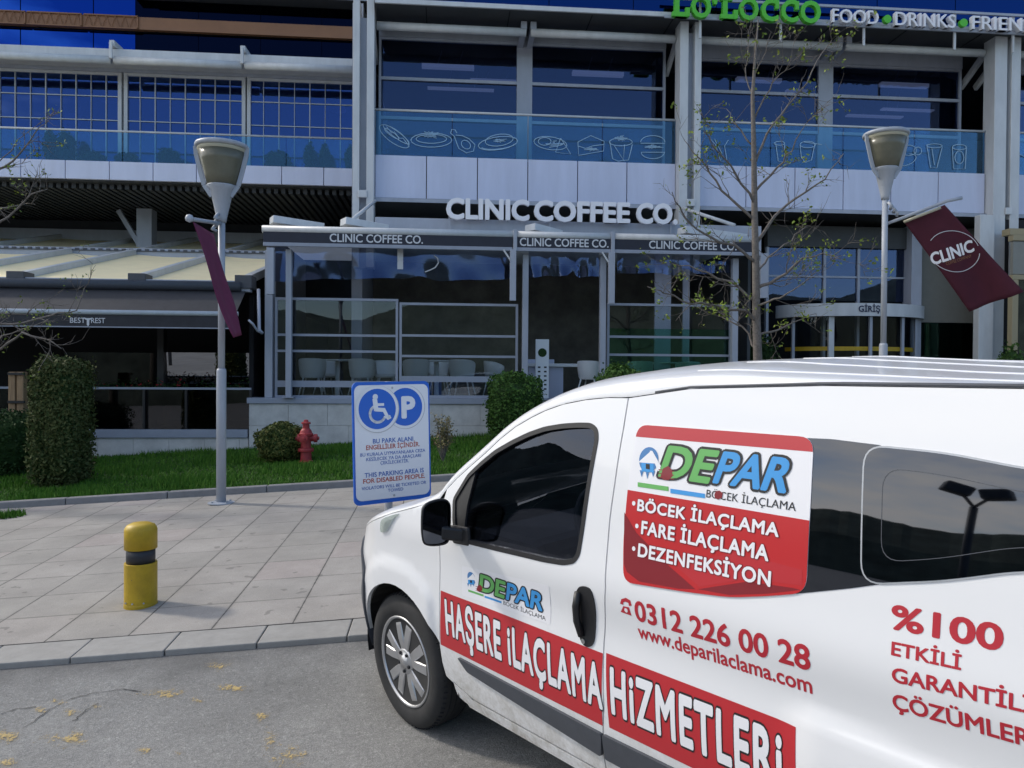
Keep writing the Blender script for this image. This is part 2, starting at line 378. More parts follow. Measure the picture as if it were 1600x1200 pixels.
def nbump(t, b, h, strength, dist):
    n = t.nodes.new('ShaderNodeBump'); n.inputs['Strength'].default_value = strength; n.inputs['Distance'].default_value = dist
    t.links.new(h, n.inputs['Height']); t.links.new(n.outputs[0], b.inputs['Normal'])

KV = 4.966; TILE = 0.503; UA = G(457.5, 973.7, .035).x; LV = 9.80      # kerb line, tile size, a joint, lawn kerb line
def asphalt():
    m, t, b, g = node_mat('worn_asphalt'); p = g.outputs['Position']
    fine = nnoise(t, p, 210, 3, .7); mid = nnoise(t, p, 38, 5, .7); big = nnoise(t, p, 1.1, 5, .6)
    v = t.nodes.new('ShaderNodeTexVoronoi'); v.inputs['Scale'].default_value = 130; t.links.new(p, v.inputs['Vector'])
    c = nmix(t, nrange(t, fine, .34, .66, 0, 1), (.19, .188, .182), (.44, .432, .412))
    c = nmix(t, nrange(t, v.outputs['Color'], .8, .97, 0, .55), c, (.60, .59, .56))
    c = nmix(t, 1.0, c, nrange(t, mid, .3, .7, .80, 1.16), 'MULTIPLY')
    c = nmix(t, 1.0, c, nrange(t, big, .3, .7, .74, 1.12), 'MULTIPLY')
    # dark gravelly strip along the kerb
    sx = t.nodes.new('ShaderNodeSeparateXYZ'); t.links.new(p, sx.inputs[0])
    d = nmath(t, 'ADD', sx.outputs[1], nmath(t, 'MULTIPLY', nnoise(t, p, 3.5, 4), 0.9))
    c = nmix(t, nrange(t, d, 4.72, 5.15, 0, .62), c, (.11, .107, .104))
    t.links.new(c, b.inputs['Base Color']); b.inputs['Roughness'].default_value = .9; b.inputs['Specular IOR Level'].default_value = .3
    nbump(t, b, nmath(t, 'ADD', fine, nmath(t, 'MULTIPLY', mid, .8)), .75, .012)
    return m
def paving():
    m, t, b, g = node_mat('square_paving_tiles'); p = g.outputs['Position']
    sx = t.nodes.new('ShaderNodeSeparateXYZ'); t.links.new(p, sx.inputs[0])
    a = nmath(t, 'DIVIDE', nmath(t, 'SUBTRACT', sx.outputs[0], UA - 100*TILE), TILE)
    c = nmath(t, 'DIVIDE', nmath(t, 'SUBTRACT', sx.outputs[1], KV), TILE)
    ia, ic = nmath(t, 'FLOOR', a), nmath(t, 'FLOOR', c)
    cb = t.nodes.new('ShaderNodeCombineXYZ'); t.links.new(ia, cb.inputs[0]); t.links.new(ic, cb.inputs[1])
    wn_ = t.nodes.new('ShaderNodeTexWhiteNoise'); t.links.new(cb.outputs[0], wn_.inputs['Vector'])
    ea = nmath(t, 'ABSOLUTE', nmath(t, 'SUBTRACT', nmath(t, 'FRACT', a), .5)); ec = nmath(t, 'ABSOLUTE', nmath(t, 'SUBTRACT', nmath(t, 'FRACT', c), .5))
    wob = nrange(t, nnoise(t, p, 14, 3), .3, .7, -.003, .004)
    j1 = nrange(t, nmath(t, 'ADD', ea, wob), .490, .4945, 0, 1); j2 = nrange(t, nmath(t, 'ADD', ec, wob), .4925, .4965, 0, .75)
    j = nmath(t, 'MAXIMUM', j1, j2)
    base = nmix(t, wn_.outputs['Value'], (.31, .294, .268), (.355, .330, .303))
    pk = nrange(t, wn_.outputs['Value'], .86, .9, 0, .5)
    base = nmix(t, pk, base, (.365, .315, .295))
    fine = nnoise(t, p, 170, 3, .75); st = nnoise(t, p, 2.2, 5, .65)
    base = nmix(t, 1.0, base, nrange(t, fine, .3, .7, .80, 1.18), 'MULTIPLY')
    base = nmix(t, 1.0, base, nrange(t, st, .28, .72, .80, 1.10), 'MULTIPLY')
    gum = nrange(t, nnoise(t, p, 9, 2, .4), .70, .73, 0, .55); base = nmix(t, gum, base, (.14, .13, .12))
    edge = nmath(t, 'MULTIPLY', nrange(t, nmath(t, 'MAXIMUM', ea, ec), .455, .495, 0, .5), nrange(t, nnoise(t, p, 5, 4), .42, .62, 0, 1)); base = nmix(t, edge, base, (.17, .16, .145))
    base = nmix(t, j, base, (.085, .08, .075))
    t.links.new(base, b.inputs['Base Color']); b.inputs['Roughness'].default_value = .85; b.inputs['Specular IOR Level'].default_value = .3
    nbump(t, b, nmath(t, 'SUBTRACT', nmath(t, 'MULTIPLY', fine, .25), j), .5, .006)
    return m
M['asphalt'] = asphalt(); M['paving'] = paving()

mb = MB(); xs = [-700, -30, 30, 700]; ys = [-700, -20, 30, 700]
mb.v = [(x, y, gz(x, y)) for y in ys for x in xs]
mb.f = [(j*4+i, j*4+i+1, (j+1)*4+i+1, (j+1)*4+i) for j in range(3) for i in range(3)]
tag(mb.build('road', 'asphalt', local=True), kind='structure')
def slab(mb, u0, u1, v0, v1, d0, d1):
    c = [(u0, v0), (u1, v0), (u1, v1), (u0, v1)]
    return mb.add([(x, y, SM*x+SN*y+d0) for x, y in c] + [(x, y, SM*x+SN*y+d1) for x, y in c],
                  [(0, 3, 2, 1), (4, 5, 6, 7), (0, 1, 5, 4), (1, 2, 6, 5), (2, 3, 7, 6), (3, 0, 4, 7)])
mb = MB(); slab(mb, -26, 26, KV, LV, -.2, .035); tag(mb.build('pavement', 'paving', local=True), kind='structure')
mb = MB(); u = -14.0; k0 = G(405, 998, .035).x
u = k0 - .53*30
while u < 16:
    slab(mb, u + .003, u + .527, KV - .30 + rng.uniform(-.004, .004), KV - .006, -.2, .035 + rng.uniform(-.003, .003)); u += .53
o = mb.build('street_kerb', 'kerb', local=True); tag(o, kind='structure')
md = o.modifiers.new('bevel', 'BEVEL'); md.width = .007; md.segments = 2
mb = MB(); u = G(99, 790, .035).x - 1.2*12
while u < 16:
    slab(mb, u + .004, u + 1.196, LV, LV + .11, -.2, .115 + rng.uniform(-.004, .004)); u += 1.2
o = mb.build('lawn_kerb', 'kerb2', local=True); tag(o, kind='structure')
md = o.modifiers.new('bevel', 'BEVEL'); md.width = .012; md.segments = 2
mb = MB(); slab(mb, -26, 26, LV + .11, 16.2, -.2, .06); tag(mb.build('lawn', 'soil', local=True), kind='structure')

def blades(n, u0, u1, v0, v1, h0, h1, dz, seed):
    r = np.random.RandomState(seed)
    x = r.uniform(u0, u1, n); y = v0 + (v1 - v0)*r.uniform(0, 1, n)**1.25
    h = r.uniform(h0, h1, n)*(.75 + .5*(np.sin(x*2.3)*np.sin(y*3.1 + x) > .1)); a = r.uniform(0, 6.283, n); w = r.uniform(.005, .010, n)
    lx, ly = r.normal(0, .03, n), r.normal(0, .03, n); z = SM*x + SN*y + dz
    V = np.empty((n, 3, 3)); V[:, 0] = np.c_[x - np.cos(a)*w, y - np.sin(a)*w, z]; V[:, 1] = np.c_[x + np.cos(a)*w, y + np.sin(a)*w, z]; V[:, 2] = np.c_[x + lx, y + ly, z + h]
    return V.reshape(-1, 3), [(3*i, 3*i+1, 3*i+2) for i in range(n)]
mb = MB(); v_, f_ = blades(125000, -9.4, 7.0, LV + .12, 14.6, .035, .095, .055, 3); mb.v = [tuple(q) for q in v_]; mb.f = f_
tag(mb.build('grass', 'grass', local=True), label='short dark green lawn grass in front of the cafe wall', kind='stuff')
mb = MB()
for k in range(420):
    a = rng.uniform(0, 6.28); d = rng.random()**.6*.16; c = G(4, 808, .035); x, y = c.x + math.cos(a)*d*1.5, c.y + math.sin(a)*d
    h = rng.uniform(.03, .09); t = rng.uniform(0, 6.28); w = .009; z = SM*x+SN*y+.035
    mb.add([(x-math.cos(t)*w, y-math.sin(t)*w, z), (x+math.cos(t)*w, y+math.sin(t)*w, z), (x+rng.uniform(-.04, .04), y+rng.uniform(-.04, .04), z+h)], [(0, 1, 2)])
tag(mb.build('weed_tuft', 'grass'), 'small green weed tuft growing out of the paving at the left edge', 'weed')

# worn remnants of yellow line paint: thin sheets whose paint survives only on the high grains of the asphalt
def worn_paint():
    m, t, b, g_ = node_mat('worn_yellow_paint'); p = g_.outputs['Position']; uv = t.nodes.new('ShaderNodeUVMap'); uv.uv_map = 'UVMap'
    ln = t.nodes.new('ShaderNodeVectorMath'); ln.operation = 'LENGTH'; t.links.new(uv.outputs[0], ln.inputs[0])
    n = nmath(t, 'ADD', nmath(t, 'MULTIPLY', nnoise(t, p, 95, 4, .75), .62), nmath(t, 'MULTIPLY', nnoise(t, p, 17, 4, .7), .55))
    k = nmath(t, 'SUBTRACT', n, nmath(t, 'MULTIPLY', ln.outputs['Value'], .16)); al = nrange(t, k, .515, .60, 0, .85)
    b.inputs['Base Color'].default_value = (.50, .37, .15, 1); b.inputs['Roughness'].default_value = .85
    tr = t.nodes.new('ShaderNodeBsdfTransparent'); mx_ = t.nodes.new('ShaderNodeMixShader'); o_ = t.nodes['Material Output']
    t.links.new(al, mx_.inputs[0]); t.links.new(tr.outputs[0], mx_.inputs[1]); t.links.new(b.outputs[0], mx_.inputs[2]); t.links.new(mx_.outputs[0], o_.inputs['Surface']); return m
M['roadyellow'] = worn_paint()
mb = MB(); uvs = []; lay = .0035
for px, py, wx, wy in [(365, 1077, 30, 9), (340, 1041, 24, 11), (258, 1084, 48, 9), (306, 1094, 14, 6), (408, 1122, 20, 15), (64, 1111, 18, 7), (90, 1098, 16, 6), (108, 1114, 20, 8), (104, 1158, 56, 12), (122, 1147, 16, 9), (12, 1152, 26, 12), (452, 1184, 40, 22), (422, 1158, 14, 24), (226, 1174, 22, 7), (12, 1194, 26, 9), (152, 1106, 16, 5), (278, 1178, 10, 6)]:
    lay += .0001; c = [G(px + sx*wx*1.5, py + sy*wy*1.5, 0) for sx, sy in ((-1, 1), (1, 1), (1, -1), (-1, -1))]
    mb.add([(q.x, q.y, SM*q.x + SN*q.y + lay) for q in c], [(0, 1, 2, 3)]); uvs += [(-1.5, -1.5), (1.5, -1.5), (1.5, 1.5), (-1.5, 1.5)]
o = mb.build('worn_road_marking', 'roadyellow', local=True); ul = o.data.uv_layers.new(name='UVMap')
for i, q in enumerate(uvs): ul.data[i].uv = q
tag(o, kind='structure')
mb = MB()
for line in ([(40, 1138), (75, 1112), (105, 1095), (140, 1085), (190, 1078), (228, 1082)], [(0, 1117), (30, 1108), (62, 1104)], [(115, 1128), (135, 1110), (160, 1096)]):
    pts = [G(x, y) for x, y in line]; out = []
    for i in range(len(pts)-1):
        for k in range(5): out.append(pts[i].lerp(pts[i+1], k/5) + Vector((rng.uniform(-.01, .01), rng.uniform(-.008, .008), 0)))
    for i in range(len(out)-1):
        a, b = out[i], out[i+1]; n = Vector((-(b-a).y, (b-a).x, 0)).normalized()*rng.uniform(.0012, .004)
        mb.add([(q.x, q.y, SM*q.x+SN*q.y+.004) for q in (a-n, b-n, b+n, a+n)], [(0, 1, 2, 3)])
tag(mb.build('road_crack', mat('crack_dirt', (.05, .05, .05), .95), local=True), kind='structure')

# unseen wooded rise added behind the camera, sized to darken the glass reflections
mb = MB(); N_ = 420; r2 = random.Random(5); hs = [r2.uniform(0, 1) for _ in range(N_ + 1)]
for i in range(N_ + 1):
    a = R(150 + 240*i/N_); rad = 95; x, y = rad*math.cos(a), rad*math.sin(a); h = 13.5 + 1.2*math.sin(i*.09) + .8*math.sin(i*.31 + 1) + .3*hs[i]
    b = gz(x, y)
    mb.v += [(x*.8, y*.8, b - 3), (x*.9, y*.9, b + h*.55), (x, y, b + h), (x*1.1, y*1.1, b + h*.6), (x*1.2, y*1.2, b - 3)]
mb.f = [(i*5+j, (i+1)*5+j, (i+1)*5+j+1, i*5+j+1) for i in range(N_) for j in range(4)]
tag(mb.build('reflection_hills', mat('reflection_slope', (0.085, 0.10, 0.075), .95, noise=.5, nscale=.35), local=True), kind='structure')
# ------------------------------------------------------------------ centre block of the building
VC = 16.0
bl = empty('office_building', (5, 16, .8), 'grey steel and glass shopping building with white cladding panels behind the cafe', 'building')
def colpair(pxs, zt, zb, lean=True):
    out = []
    for (a, b) in pxs:
        u0, u1 = U(a, 300, VC), U(b, 300, VC); mb = MB(); mb.box(u0, u1, VC - .22, VC + .14, zb, zt)
        if lean: mb.bar((u0 + (u1-u0)/2, VC - .10, zt - .05), (u0 + (u1-u0)/2, VC + 1.1, zt - .75), .08, .14)
        mb.build('column', 'steel_light', bl, bevel=.008)
    u0, u1 = U(pxs[0][1], 300, VC), U(pxs[1][0], 300, VC)
    B(u0, u1, VC - .04, VC + .08, zb, zt - .3, 'column_web', 'steel', bl)
    mb = MB(); mb.box(u0 - .02, u1 + .02, VC - .26, VC - .23, 5.25 + .05, 5.45); mb.build('column_clamp', 'steel_light', bl, bevel=.01)
ZTU = Z(620, 41.5, VC + .1); ZH1 = Z(700, 52, VC + .9); ZH0 = Z(700, 63, VC + .9); ZTR = (Z(700, 127, VC + .9), Z(700, 188, VC + .9))
colpair([(553, 563), (574, 585.5)], 9.3, 3.9)
colpair([(1056, 1069), (1079, 1089)], Z(1070, 30, VC), 3.9)
colpair([(1541, 1560), (1567, 1581)], Z(1555, 55, VC), gz(12, 16) - .2)
colpair([(2047, 2066), (2073, 2087)], Z(1555, 55, VC), gz(17, 16) - .2, False)
zp1, zp0 = 6.245, 5.37
bays = [(585.5, 1056, 6), (1089, 1540, 6), (1581, 2047, 6)]
for a, b, n in bays:
    u0, u1 = U(a, 300, VC), U(b, 300, VC); w = (u1-u0)/n
    for k in range(n):
        B(u0 + k*w + .009, u0 + (k+1)*w - .009, VC + .02, VC + .10, zp0, zp1, 'cladding_panel', 'panel', bl, bevel=.006)
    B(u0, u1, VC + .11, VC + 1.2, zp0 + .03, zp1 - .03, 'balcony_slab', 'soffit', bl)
    B(u0, u1, VC - .03, VC + .02, zp0 - .09, zp0 - .012, 'edge_trim', 'steel', bl)
    # beam tube and header
    zb_ = Z((a+b)/2, (46 if a < 600 else 70), VC + .1)
    zb_ = ZTU
    m2 = MB()
    for s0, s1 in ((u0 + .02, (u0+u1)/2 - .05), ((u0+u1)/2 + .05, u1 - .02)): m2.tube([(s0, VC + .1, zb_), (s1, VC + .1, zb_)], .085, 14)
    m2.build('awning_tube', 'steel_light', bl, smooth=True)
    um = (u0+u1)/2
    m2 = MB(); m2.bar((um - .10, VC + .02, zb_ + .12), (um - .10, VC + 1.0, zb_ + .05), .12, .16); m2.bar((um + .10, VC + .02, zb_ + .12), (um + .10, VC + 1.0, zb_ + .05), .12, .16); m2.build('tube_bracket', 'steel', bl)
    # glazing set back behind the balcony
    VG = VC + .9
    B(u0, u1, VG - .08, VG + .05, ZH0 - (.0 if a < 600 else .17), ZH1, 'window_header', 'steel', bl)
    for s0, s1 in ((u0, um), (um, u1)):
        f = MB(); L, Rr = s0 + (.05 if s0 == u0 else .17), s1 - (.05 if s1 == u1 else .17)
        zt_, zb2 = ZH0 - (.0 if a < 600 else .17), 5.5
        f.box(s0, L, VG - .06, VG + .04, zb2, zt_); f.box(Rr, s1, VG - .06, VG + .04, zb2, zt_)
        f.box(L, Rr, VG - .05, VG + .03, zt_ - .05, zt_)
        for zz in ZTR: f.box(L, Rr, VG - .05, VG + .03, zz - .03, zz + .035)
        fr = f.build('window', 'steel', bl)
        B(L, Rr, VG - .005, VG + .005, zb2, zt_ - .05, 'pane', 'g_upper', fr)
    # railing
    zr = Z(589, 171, VC + .05)
    rr = MB(); rr.tube([(u0, VC + .05, zr), (u1, VC + .05, zr)], .024, 10); rl = rr.build('railing', 'steel_light', bl, smooth=True)
    for k in range(4):
        w4 = (u1-u0)/4; B(u0 + k*w4 + .012, u0 + (k+1)*w4 - .012, VC + .045, VC + .057, zp1 + .005, zr - .03, 'railing_pane', 'g_rail', rl)
# storey above: blue glass spandrel over a deep soffit
VS_ = 15.6; ua, ub = U(586, 10, VS_), 19.0; zs = Z(820, 15, VS_)
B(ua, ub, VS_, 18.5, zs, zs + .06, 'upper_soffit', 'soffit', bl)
mb = MB()
for k in range(11): mb.box(ua + 1.0 + k*1.7, ua + 1.02 + k*1.7, VS_ + .1, 16.9, zs - .012, zs - .002)
mb.build('soffit_joint', 'dark', bl)
B(ua, ub, VS_ - .05, VS_ - .003, zs - .02, zs + .07, 'edge_rail', 'steel_light', bl)
w = 1.75; u = ua; n = 0
while u < ub - .1:
    B(u + .008, min(u + w, ub) - .008, VS_ + .02, VS_ + .04, zs + .075, zs + .75, 'spandrel_pane', 'g_bandr', bl); u += w
B(ua, ub, VS_ + .06, VS_ + .3, zs + .07, zs + .8, 'parapet_wall', 'dark', bl)
# shell of the block
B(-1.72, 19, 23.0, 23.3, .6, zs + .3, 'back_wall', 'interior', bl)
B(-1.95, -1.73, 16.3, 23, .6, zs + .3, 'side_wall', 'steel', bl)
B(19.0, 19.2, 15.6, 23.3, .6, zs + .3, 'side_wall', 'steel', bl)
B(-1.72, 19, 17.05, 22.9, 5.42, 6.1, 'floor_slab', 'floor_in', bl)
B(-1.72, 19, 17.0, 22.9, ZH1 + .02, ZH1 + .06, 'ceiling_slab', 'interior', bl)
B(-1.72, 19, VS_, 23.3, zs + .81, zs + .9, 'flat_roof', 'soffit', bl)
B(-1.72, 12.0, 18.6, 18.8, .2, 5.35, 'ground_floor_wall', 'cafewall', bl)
B(-1.72, 19, 16.0, 19.0, 5.28, 5.36, 'undercroft_soffit', 'soffit', bl)

# strip lights seen through the upper windows
def strip(px0, py0, px1, py1, v, th=.05):
    a, b = P(px0, py0, v), P(px1, py1, v); r = empty('strip_light', ((a.x+b.x)/2, v, a.z), 'x', 'ceiling light', 'strip lights hanging inside the upper storey')
    MB().box(a.x, b.x, v, v + .14, a.z, a.z + th).build('tube', 'tubewhite', r)
    m2 = MB()
    for s in (.3, .7):
        x = a.x + (b.x - a.x)*s; m2.tube([(x, v + .07, a.z + th), (x + .1, v + .07, ZH1 - .1)], .006, 5)
    m2.build('hanger', 'steel', r); return r
for q, lb in (((659, 104, 741, 109), 'white strip light hanging top left behind the upper window left of the lettering'), ((895, 115, 975, 118), 'white strip light behind the second upper window from the left column'),
          ((1152, 125, 1222, 127), 'white strip light behind the bare tree in the upper window'), ((1378, 133, 1452, 136), 'white strip light in the upper window above the right lamp')):
    strip(*q, 17.5, .085)['label'] = lb
for q, lb in (((735, 124, 812, 130), 'thin distant ceiling light under the first white strip light'), ((668, 137, 772, 141), 'thin ceiling light low in the leftmost upper window'), ((1380, 170, 1460, 172), 'thin ceiling light below the transom left of the right column'), ((1230, 141, 1262, 143), 'short thin ceiling light right of the bare tree trunk'), ((1325, 180, 1412, 182), 'thin low ceiling light above the right lamp head')):
    strip(*q, 18.6, .035)['label'] = lb

# white line drawings of food on the railing glass
def drawing(lines, v, label):
    mb = MB()
    for ln in lines: mb.tube([P(x, y, v) for x, y in ln], .0085, 4)
    o = mb.build('food_drawing', 'cyanline'); tag(o, label, 'drawing', 'food drawings on the balcony glass')
def ell(cx, cy, rx, ry, a=0, t0=0, t1=360, n=18):
    a = R(a); out = []
    for i in range(n+1):
        t = R(t0 + (t1-t0)*i/n); x, y = rx*math.cos(t), ry*math.sin(t); out.append((cx + x*math.cos(a) - y*math.sin(a), cy + x*math.sin(a) + y*math.cos(a)))
    return out
VD = VC + .03
def squig(cx, cy, rx, ry, n, seed):
    r2 = random.Random(seed); return [(cx + rx*math.cos(i*2.4)*r2.uniform(.3, 1), cy + ry*math.sin(i*2.4)*r2.uniform(.3, 1)) for i in range(n)]
drawing([ell(616, 213, 28, 10, 36), ell(619, 210, 25, 5, 36), ell(612, 209, 14, 3, 36), [(604, 198), (612, 208), (616, 206), (624, 216), (630, 216), (638, 227)]], VD, 'pale line drawing of a hot dog, leftmost on the balcony glass')
drawing([ell(674, 219, 32, 11), ell(674, 217, 24, 7), squig(674, 211, 18, 8, 22, 1)], VD, 'pale line drawing of a plate of noodles on the balcony glass')
drawing([[(712, 211), (722, 212), (733, 217), (742, 226), (740, 236), (729, 239), (717, 232), (713, 222), (710, 213), (704, 208), (706, 202), (711, 203), (714, 208)], ell(728, 226, 8, 6, 40)], VD, 'pale line drawing of a drumstick on the balcony glass')
drawing([ell(778, 224, 31, 10, -8), ell(780, 219, 22, 9, -8), squig(780, 219, 14, 5, 10, 3), ell(778, 227, 26, 6, -6, 10, 170)], VD, 'pale line drawing of a steak on an oval plate on the balcony glass')
drawing([ell(860, 224, 26, 10, 8), squig(868, 226, 16, 7, 16, 5), [(876, 216), (892, 241), (868, 238), (876, 216)], ell(851, 221, 10, 6)], VD, 'pale line drawing of a salad plate right of the balcony post')
drawing([[(903, 222), (923, 212), (944, 221), (943, 236), (904, 243), (903, 222)], [(903, 228), (915, 232), (926, 228), (943, 226)], squig(924, 233, 17, 4, 14, 7)], VD, 'pale line drawing of a sandwich on the balcony glass')
drawing([[(953, 222), (957, 248), (966, 252), (982, 250), (988, 226)], ell(970, 222, 18, 6), squig(970, 216, 15, 6, 18, 9), [(960, 228), (974, 250), (976, 226)]], VD, 'pale line drawing of a wrap on the balcony glass')
drawing([ell(1020, 222, 19, 10, 0, 180, 360), [(1001, 224), (1039, 224)], squig(1020, 229, 18, 4, 16, 11), ell(1020, 238, 18, 10, 0, 0, 180), [(1002, 238), (1039, 238)]], VD, 'pale line drawing of a burger, nearest the middle column')
drawing([[(1110, 217), (1118, 226), (1126, 252), (1136, 252), (1132, 228), (1138, 219)], [(1116, 217), (1128, 240)]], VD, 'pale line drawing of a soft drink cup left of the bare tree')
drawing([[(1212, 224), (1216, 252), (1226, 254), (1226, 226)], ell(1218, 224, 8, 3)], VD, 'pale line drawing of a glass right of the tree trunk')
drawing([[(1250, 226), (1252, 246), (1258, 254), (1268, 250), (1273, 226)], ell(1262, 226, 12, 5), [(1256, 222), (1284, 226)]], VD, 'pale line drawing of a cocktail between the tree and the right lamp')
drawing([ell(1420, 235, 12, 8), ell(1416, 250, 16, 8, -20, -60, 200), ell(1434, 236, 6, 6)], VD, 'pale line drawing of a coffee cup just right of the right lamp head')
drawing([[(1448, 226), (1454, 262), (1464, 262), (1472, 230)], ell(1460, 228, 12, 3), [(1456, 232), (1460, 258)]], VD, 'pale line drawing of a tall glass right of the coffee cup drawing')
drawing([[(1488, 230), (1490, 264), (1508, 264), (1510, 230)], ell(1499, 230, 11, 4), ell(1499, 246, 7, 10)], VD, 'pale line drawing of a jar, rightmost before the right column')
drawing([ell(1592, 252, 12, 12, 0, 120, 270), [(1590, 240), (1604, 246)]], VD, 'pale line drawing cut off at the right edge of the photo')

# sign across the top: green slab letters and white words on two rails
VL = 15.35
sg = empty('rooftop_letter_sign', (P(1320, 20, VL).x, VL, 9.0), 'large green and white letters on rails along the top of the building', 'sign')
za, zb3 = P(1320, 8, VL).z, P(1320, 37, VL).z
m2 = MB(); m2.box(U(1040, 30, VL), 18.5, VL + .06, VL + .10, za - .02, za + .03); m2.build('rail', 'steel', sg)
m2 = MB(); m2.box(U(1040, 30, VL), 18.5, VL + .06, VL + .10, zb3 - .02, zb3 + .04); m2.build('rail', 'steel', sg)
for x in (1097, 1224, 1355, 1498, 1590):
    m2 = MB(); uu = U(x, 40, VL); m2.box(uu - .02, uu + .02, VL + .11, VL + .15, zb3 - .38, za + .05); m2.build('post', 'steel_light', sg)
zl = P(1170, 29.5, VL).z
def letters(body, px0, px1, zbase, cap, m, bold, v=VL, ext=.05, parent=sg, name='letters', py=20):
    return flat_text(body, (U(px0, py, v), v, zbase), (U(px1, py, v), v, zbase), cap, (0, -1, 0), name, m, parent, bold=bold, ext=ext)
ccap = .40
def slab_word(parts, zbase, cap):
    for ch, x0, x1 in parts:
        letters(ch, x0, x1, zbase, cap, 'green', .03)
        if ch == 'L':
            a, b = U(x0, 20, VL), U(x1, 20, VL)
            mb = MB(); mb.box(a - .05, a + .20, VL - .066, VL + .02, zbase + cap - .07, zbase + cap + .005); mb.box(a - .05, a + .22, VL - .066, VL + .02, zbase - .01, zbase + .075); mb.box(b - .07, b + .02, VL - .066, VL + .02, zbase, zbase + .17)
            mb.build('letter_serif', 'green', sg)
        if ch == 'C':
            b = U(x1, 20, VL); mb = MB(); mb.box(b - .075, b + .005, VL - .066, VL + .02, zbase + cap*.56, zbase + cap - .01); mb.build('letter_serif', 'green', sg)
slab_word([('L', 1053, 1075), ('O', 1079, 1110), ("'", 1113, 1120), ('L', 1128, 1150), ('O', 1154, 1184), ('C', 1188, 1215), ('C', 1219, 1246), ('O', 1249, 1281)], P(1165, 30, VL).z - .02, .42)
zf = P(1340, 38, VL).z
letters('FOOD', 1299, 1371, zf, .27, 'white', .008); letters('DRINKS', 1397, 1491, zf, .27, 'white', .008); letters('FRIENDS', 1517, 1634, zf, .27, 'white', .008)
for x in (1385, 1504):
    q = P(x, 30, VL); m2 = MB(); m2.lathe([(.085, -.03), (.085, .05)], (q.x, VL, zf + .12), axis=(0, -1, 0), n=20); m2.build('green_dot', 'green', sg)

# ------------------------------------------------------------------ left wing, set back
VW = 19.5
lw = empty('glass_wing', (-8, 19.5, 0), 'long glazed office wing with blue glass and a bronze band, set back on the left', 'building')
ul, ur = -16.0, U(552, 260, VW) + .3; zt1, zt0 = 6.86, 6.42
w = 63*VW/1200*1.0; u = ur; k = 0
while u > ul:
    B(u - w + .009, u - .009, VW, VW + .08, zt0, zt1, 'cladding_panel', 'panel', lw, bevel=.005); u -= w
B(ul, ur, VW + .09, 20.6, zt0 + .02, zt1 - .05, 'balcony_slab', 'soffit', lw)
zr = Z(0, 199, VW + .05)
m2 = MB(); m2.tube([(ul, VW + .05, zr), (ur, VW + .05, zr)], .024, 8); rl = m2.build('railing', 'steel_light', lw, smooth=True)
for k in range(7):
    a = ur - (k+1)*1.95; B(a + .01, a + 1.94, VW + .045, VW + .055, zt1 + .01, zr - .03, 'railing_pane', 'g_rail', rl)
VG = 20.5
ztop, zbot = Z(275, 118, VG), zt1 - .1
xs_ = [(-120, 190), (196, 383), (388, 556)]
for a, b in xs_:
    u0, u1 = U(a, 160, VG), U(b, 160, VG); f = MB()
    f.box(u0 - .02, u0 + .07, VG - .06, VG + .05, zbot, ztop); f.box(u1 - .07, u1 + .02, VG - .06, VG + .05, zbot, ztop); f.box(u0, u1, VG - .05, VG + .04, ztop - .07, ztop)
    n = round((b-a)/24.2)
    for k in range(1, n):
        x = u0 + (u1-u0)*k/n; t_ = .006 if k % 2 else .010
        f.box(x - t_, x + t_, VG - .04, VG + .03, zbot, ztop - .07)
    for zz in (Z(275, 155, VG), Z(275, 192, VG)): f.box(u0 + .07, u1 - .07, VG - .03, VG + .02, zz - .010, zz + .010)
    fr = f.build('window', 'steel_light', lw); B(u0 + .05, u1 - .05, VG - .005, VG + .005, zbot, ztop - .05, 'pane', 'g_left', fr)
zb0 = Z(275, 118, VG) - .02
B(ul, ur + .1, VG - .10, VG + .1, ztop + .003, ztop + .22, 'window_header', 'steel', lw)
zt2 = Z(275, 98, 19.6)
m2 = MB()
for a, b in ((-150, 173), (179, 378), (383, 551)): m2.tube([(U(a, 100, 19.6), 19.6, zt2), (U(b, 100, 19.6), 19.6, zt2)], .095, 12)
m2.build('awning_tube', 'steel_light', lw, smooth=True)
B(ul, ur, 19.7, 20.4, zt2 + .10, zt2 + .32, 'canopy_beam', 'steel_light', lw, bevel=.01)
for x in (176, 380):
    uu = U(x, 88, 19.6); m2 = MB(); m2.bar((uu, 19.55, zt2 + .40), (uu, 20.3, zt2 + .42), .12, .14); m2.bar((uu, 19.5, zt2), (uu, 19.5, zt2 + .4), .07, .06, up=(0, 1, 0)); m2.build('tube_bracket', 'steel_light', lw, bevel=.01)
# wall of blue glass above
VU = 20.7; zb4 = zt2 + .33
zbr0 = Z(275, 52, VU); zbr1 = Z(275, 33, VU); ztp = Z(275, -60, VU)
us = U(212, 60, VU); joints = [-16, -12.6] + [U(x, 60, VU) for x in (32, 146, 212)]
for i in range(len(joints)-1):
    for z0, z1 in ((zb4, zbr0 - .02), (zbr1 + .02, ztp)): B(joints[i] + .012, joints[i+1] - .012, VU, VU + .03, z0, z1, 'curtain_pane', 'g_blue', lw)
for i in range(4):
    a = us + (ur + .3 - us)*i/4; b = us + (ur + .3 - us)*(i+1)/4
    for z0, z1 in ((zb4, zbr0 - .02), (zbr1 + .02, zbr1 + .5)): B(a + .006, b - .006, VU, VU + .03, z0, z1, 'dark_pane', 'g_darkrefl', lw)  # a dark reflection on the curtain wall, put into the glass colour
B(us, ur + .3, VU - .5, VU + .03, zbr1 + .52, ztp, 'upper_slab', 'soffit', lw)
B(us + .4, ur + .3, VU - .55, VU - .51, zbr1 + .50, zbr1 + .56, 'slab_edge', 'steel', lw)
